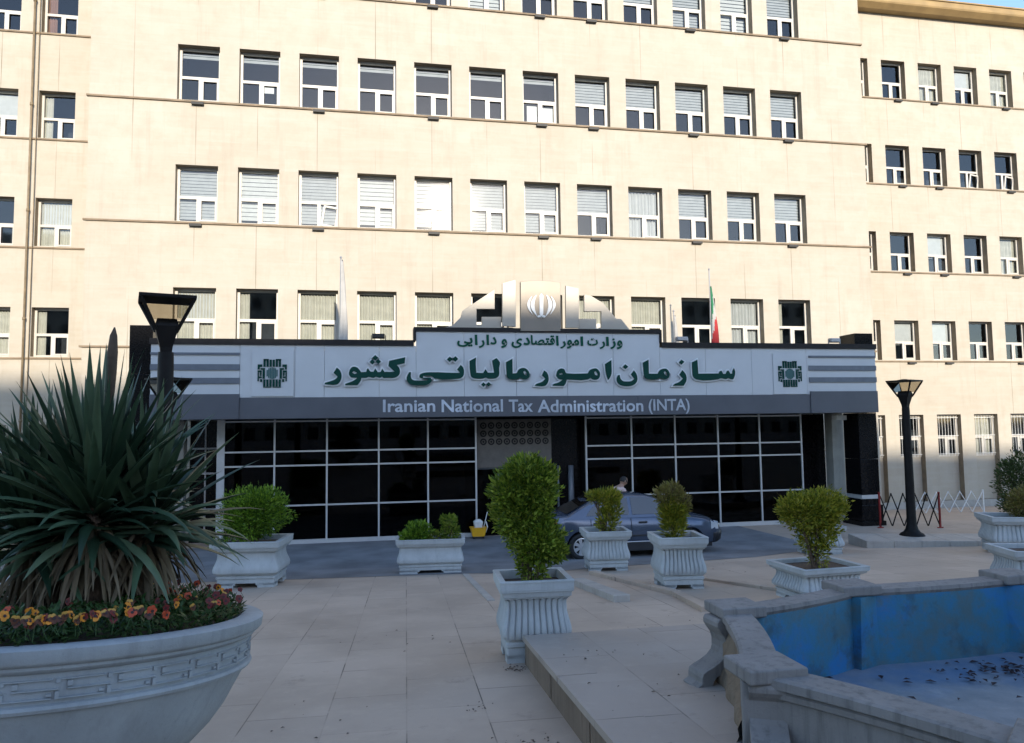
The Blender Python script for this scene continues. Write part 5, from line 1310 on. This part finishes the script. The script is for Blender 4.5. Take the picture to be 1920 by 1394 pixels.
# ------------------------------------------------------------------ person behind the car
def person(x, y, z, rz):
    e = empty('person', (x, y, z), rz); tag(e, 'person in a pale pink shirt bending forward behind the parked car', 'person')
    J = {'pel': ((0, 0, .93), .15), 'sp1': ((.05, 0, 1.10), .145), 'sp2': ((.15, 0, 1.28), .155), 'che': ((.24, 0, 1.40), .15), 'nk': ((.31, 0, 1.48), .06), 'hd': ((.345, 0, 1.535), .065)}
    V = [J[k][0] for k in ('pel', 'sp1', 'sp2', 'che', 'nk', 'hd')]; RD = [J[k][1] for k in ('pel', 'sp1', 'sp2', 'che', 'nk', 'hd')]
    E_ = [(0, 1), (1, 2), (2, 3), (3, 4), (4, 5)]
    def chain(start, pts):
        pr = start
        for p, r in pts: V.append(p); RD.append(r); E_.append((pr, len(V)-1)); pr = len(V)-1
        return pr
    for s in (-1, 1):
        chain(0, [((-.02, s*.10, .86), .11), ((.03, s*.11, .48), .065), ((-.03, s*.11, .10), .045), ((.12, s*.12, .035), .035)])
        h = chain(3, [((.27, s*.19, 1.39), .065), ((.34, s*.24, 1.14), .045), ((.52, s*.20, .98), .034), ((.60, s*.19, .95), .03)])
        for k, (fy, fl_) in enumerate(((-.03, .075), (-.01, .09), (.012, .085), (.032, .065))):
            chain(h, [((.63, s*.19+fy, .945), .011), ((.63+fl_*.6, s*.19+fy*1.2, .93), .009), ((.63+fl_, s*.19+fy*1.2, .905), .008)])
        chain(h, [((.60, s*.19-s*.045, .955), .012), ((.635, s*.19-s*.07, .95), .010)])
    me = bpy.data.meshes.new('body'); me.from_pydata(V, E_, [])
    o = bpy.data.objects.new('body', me); COL.objects.link(o)
    sk = o.modifiers.new('skin', 'SKIN'); sb = o.modifiers.new('sub', 'SUBSURF'); sb.levels = 2; sb.render_levels = 2
    for i, v in enumerate(me.skin_vertices[0].data): v.radius = (RD[i], RD[i]*(1.25 if i in (1, 2, 3) else 1)); v.use_root = (i == 0)
    bpy.context.view_layer.update(); dg = bpy.context.evaluated_depsgraph_get(); m2 = bpy.data.meshes.new_from_object(o.evaluated_get(dg)); bpy.data.objects.remove(o)
    # head sculpted onto the same surface
    bm = bmesh.new(); bm.from_mesh(m2)
    hc = Vector((.375, 0, 1.595)); r0 = bmesh.ops.create_icosphere(bm, subdivisions=4, radius=1.0)
    for v in r0['verts']:
        d_ = v.co.copy(); q = Vector((d_.x*.098, d_.y*.076, d_.z*.118))
        if d_.x > .3:
            q.x += .012*max(0, 1-abs(d_.y)*5)*math.exp(-((d_.z+.12)/.16)**2)*2.2        # nose
            q.x -= .010*math.exp(-((abs(d_.y)-.35)/.16)**2)*math.exp(-((d_.z-.08)/.14)**2)   # eye sockets
            q.x += .004*math.exp(-((d_.z+.5)/.06)**2)*max(0, 1-abs(d_.y)*2.5)
        if abs(d_.y) > .85: q.y += .014*(1 if d_.y > 0 else -1)*math.exp(-((d_.z)/.25)**2)*math.exp(-((d_.x+.05)/.22)**2)
        if d_.z < -.3: q.y *= .86; 
        v.co = hc+Matrix.Rotation(R(28), 3, 'Y') @ q
    bm.to_mesh(m2); bm.free()
    for m_ in (M['skin'], M['shirt'], M['trous']): m2.materials.append(m_)
    for p in m2.polygons:
        c = p.center; p.use_smooth = True
        if c.z < .93 and c.x < .3: p.material_index = 2
        elif c.z < 1.46 and not (c.x > .36 and c.z < 1.1) and c.x < .34: p.material_index = 1
        elif c.z < 1.45 and c.x < .40 and abs(c.y) > .12 and c.z > 1.12: p.material_index = 1
    ob = bpy.data.objects.new('body', m2); COL.objects.link(ob); ob.parent = e
    mb = MB(); rgs = []
    for k in range(9):
        t = k/8*R(100); rgs.append([(.012*0+(.106*math.sin(t))*math.cos(a)-.010, (.084*math.sin(t))*math.sin(a), .126*math.cos(t)) for a in [2*PI*j/20 for j in range(20)]])
    mb.rings(rgs, True, True, False)
    mb.v = [tuple(hc+Matrix.Rotation(R(12), 3, 'Y') @ Vector(v)) for v in mb.v]
    mb.build('hair', M['hair'], parent=e, smooth=True)
    return e
pp_ = person(6.2, 18.95, .0, R(8)); pp_.scale = (1.03, 1.03, 1.03)

# ------------------------------------------------------------------ across the street: unseen block shaped to cast the shade (behind the viewer)
OB = empty('unseen_shade_building', (0, -75, -1.6)); tag(OB, 'plain rendered tower block across the street behind the viewer, unseen, shaped to cast the shade', 'building')
def obpart(mb, nm, m):
    o = mb.build(nm, m); o.parent = OB; o.matrix_parent_inverse = Matrix.Translation((0, 75, 1.6)); return o
mb = MB(); mb.box(-80, 110, -90, -75, -1.6, 32.5); obpart(mb, 'wall', M['brick'])
for x0, x1, zt_ in ((-70, 1.6, 35.9), (1.61, 9.0, 34.3), (9.01, 21.0, 35.1), (21.01, 27.5, 34.7)):
    mb = MB(); mb.box(x0, x1, -86, -76, 32.5, zt_); obpart(mb, 'shade_roof_block', M['brick'])  # blocks added at stepped heights to shape the shadow edge on the facade
for f in range(9):
    mb = MB()
    for k in range(60): x = -78+k*3.1; mb.box(x, x+1.6, -75.03, -74.98, 1.5+f*3.5, 3.3+f*3.5)
    o = obpart(mb, 'window_row', M['dark']); o['kind'] = 'stuff'
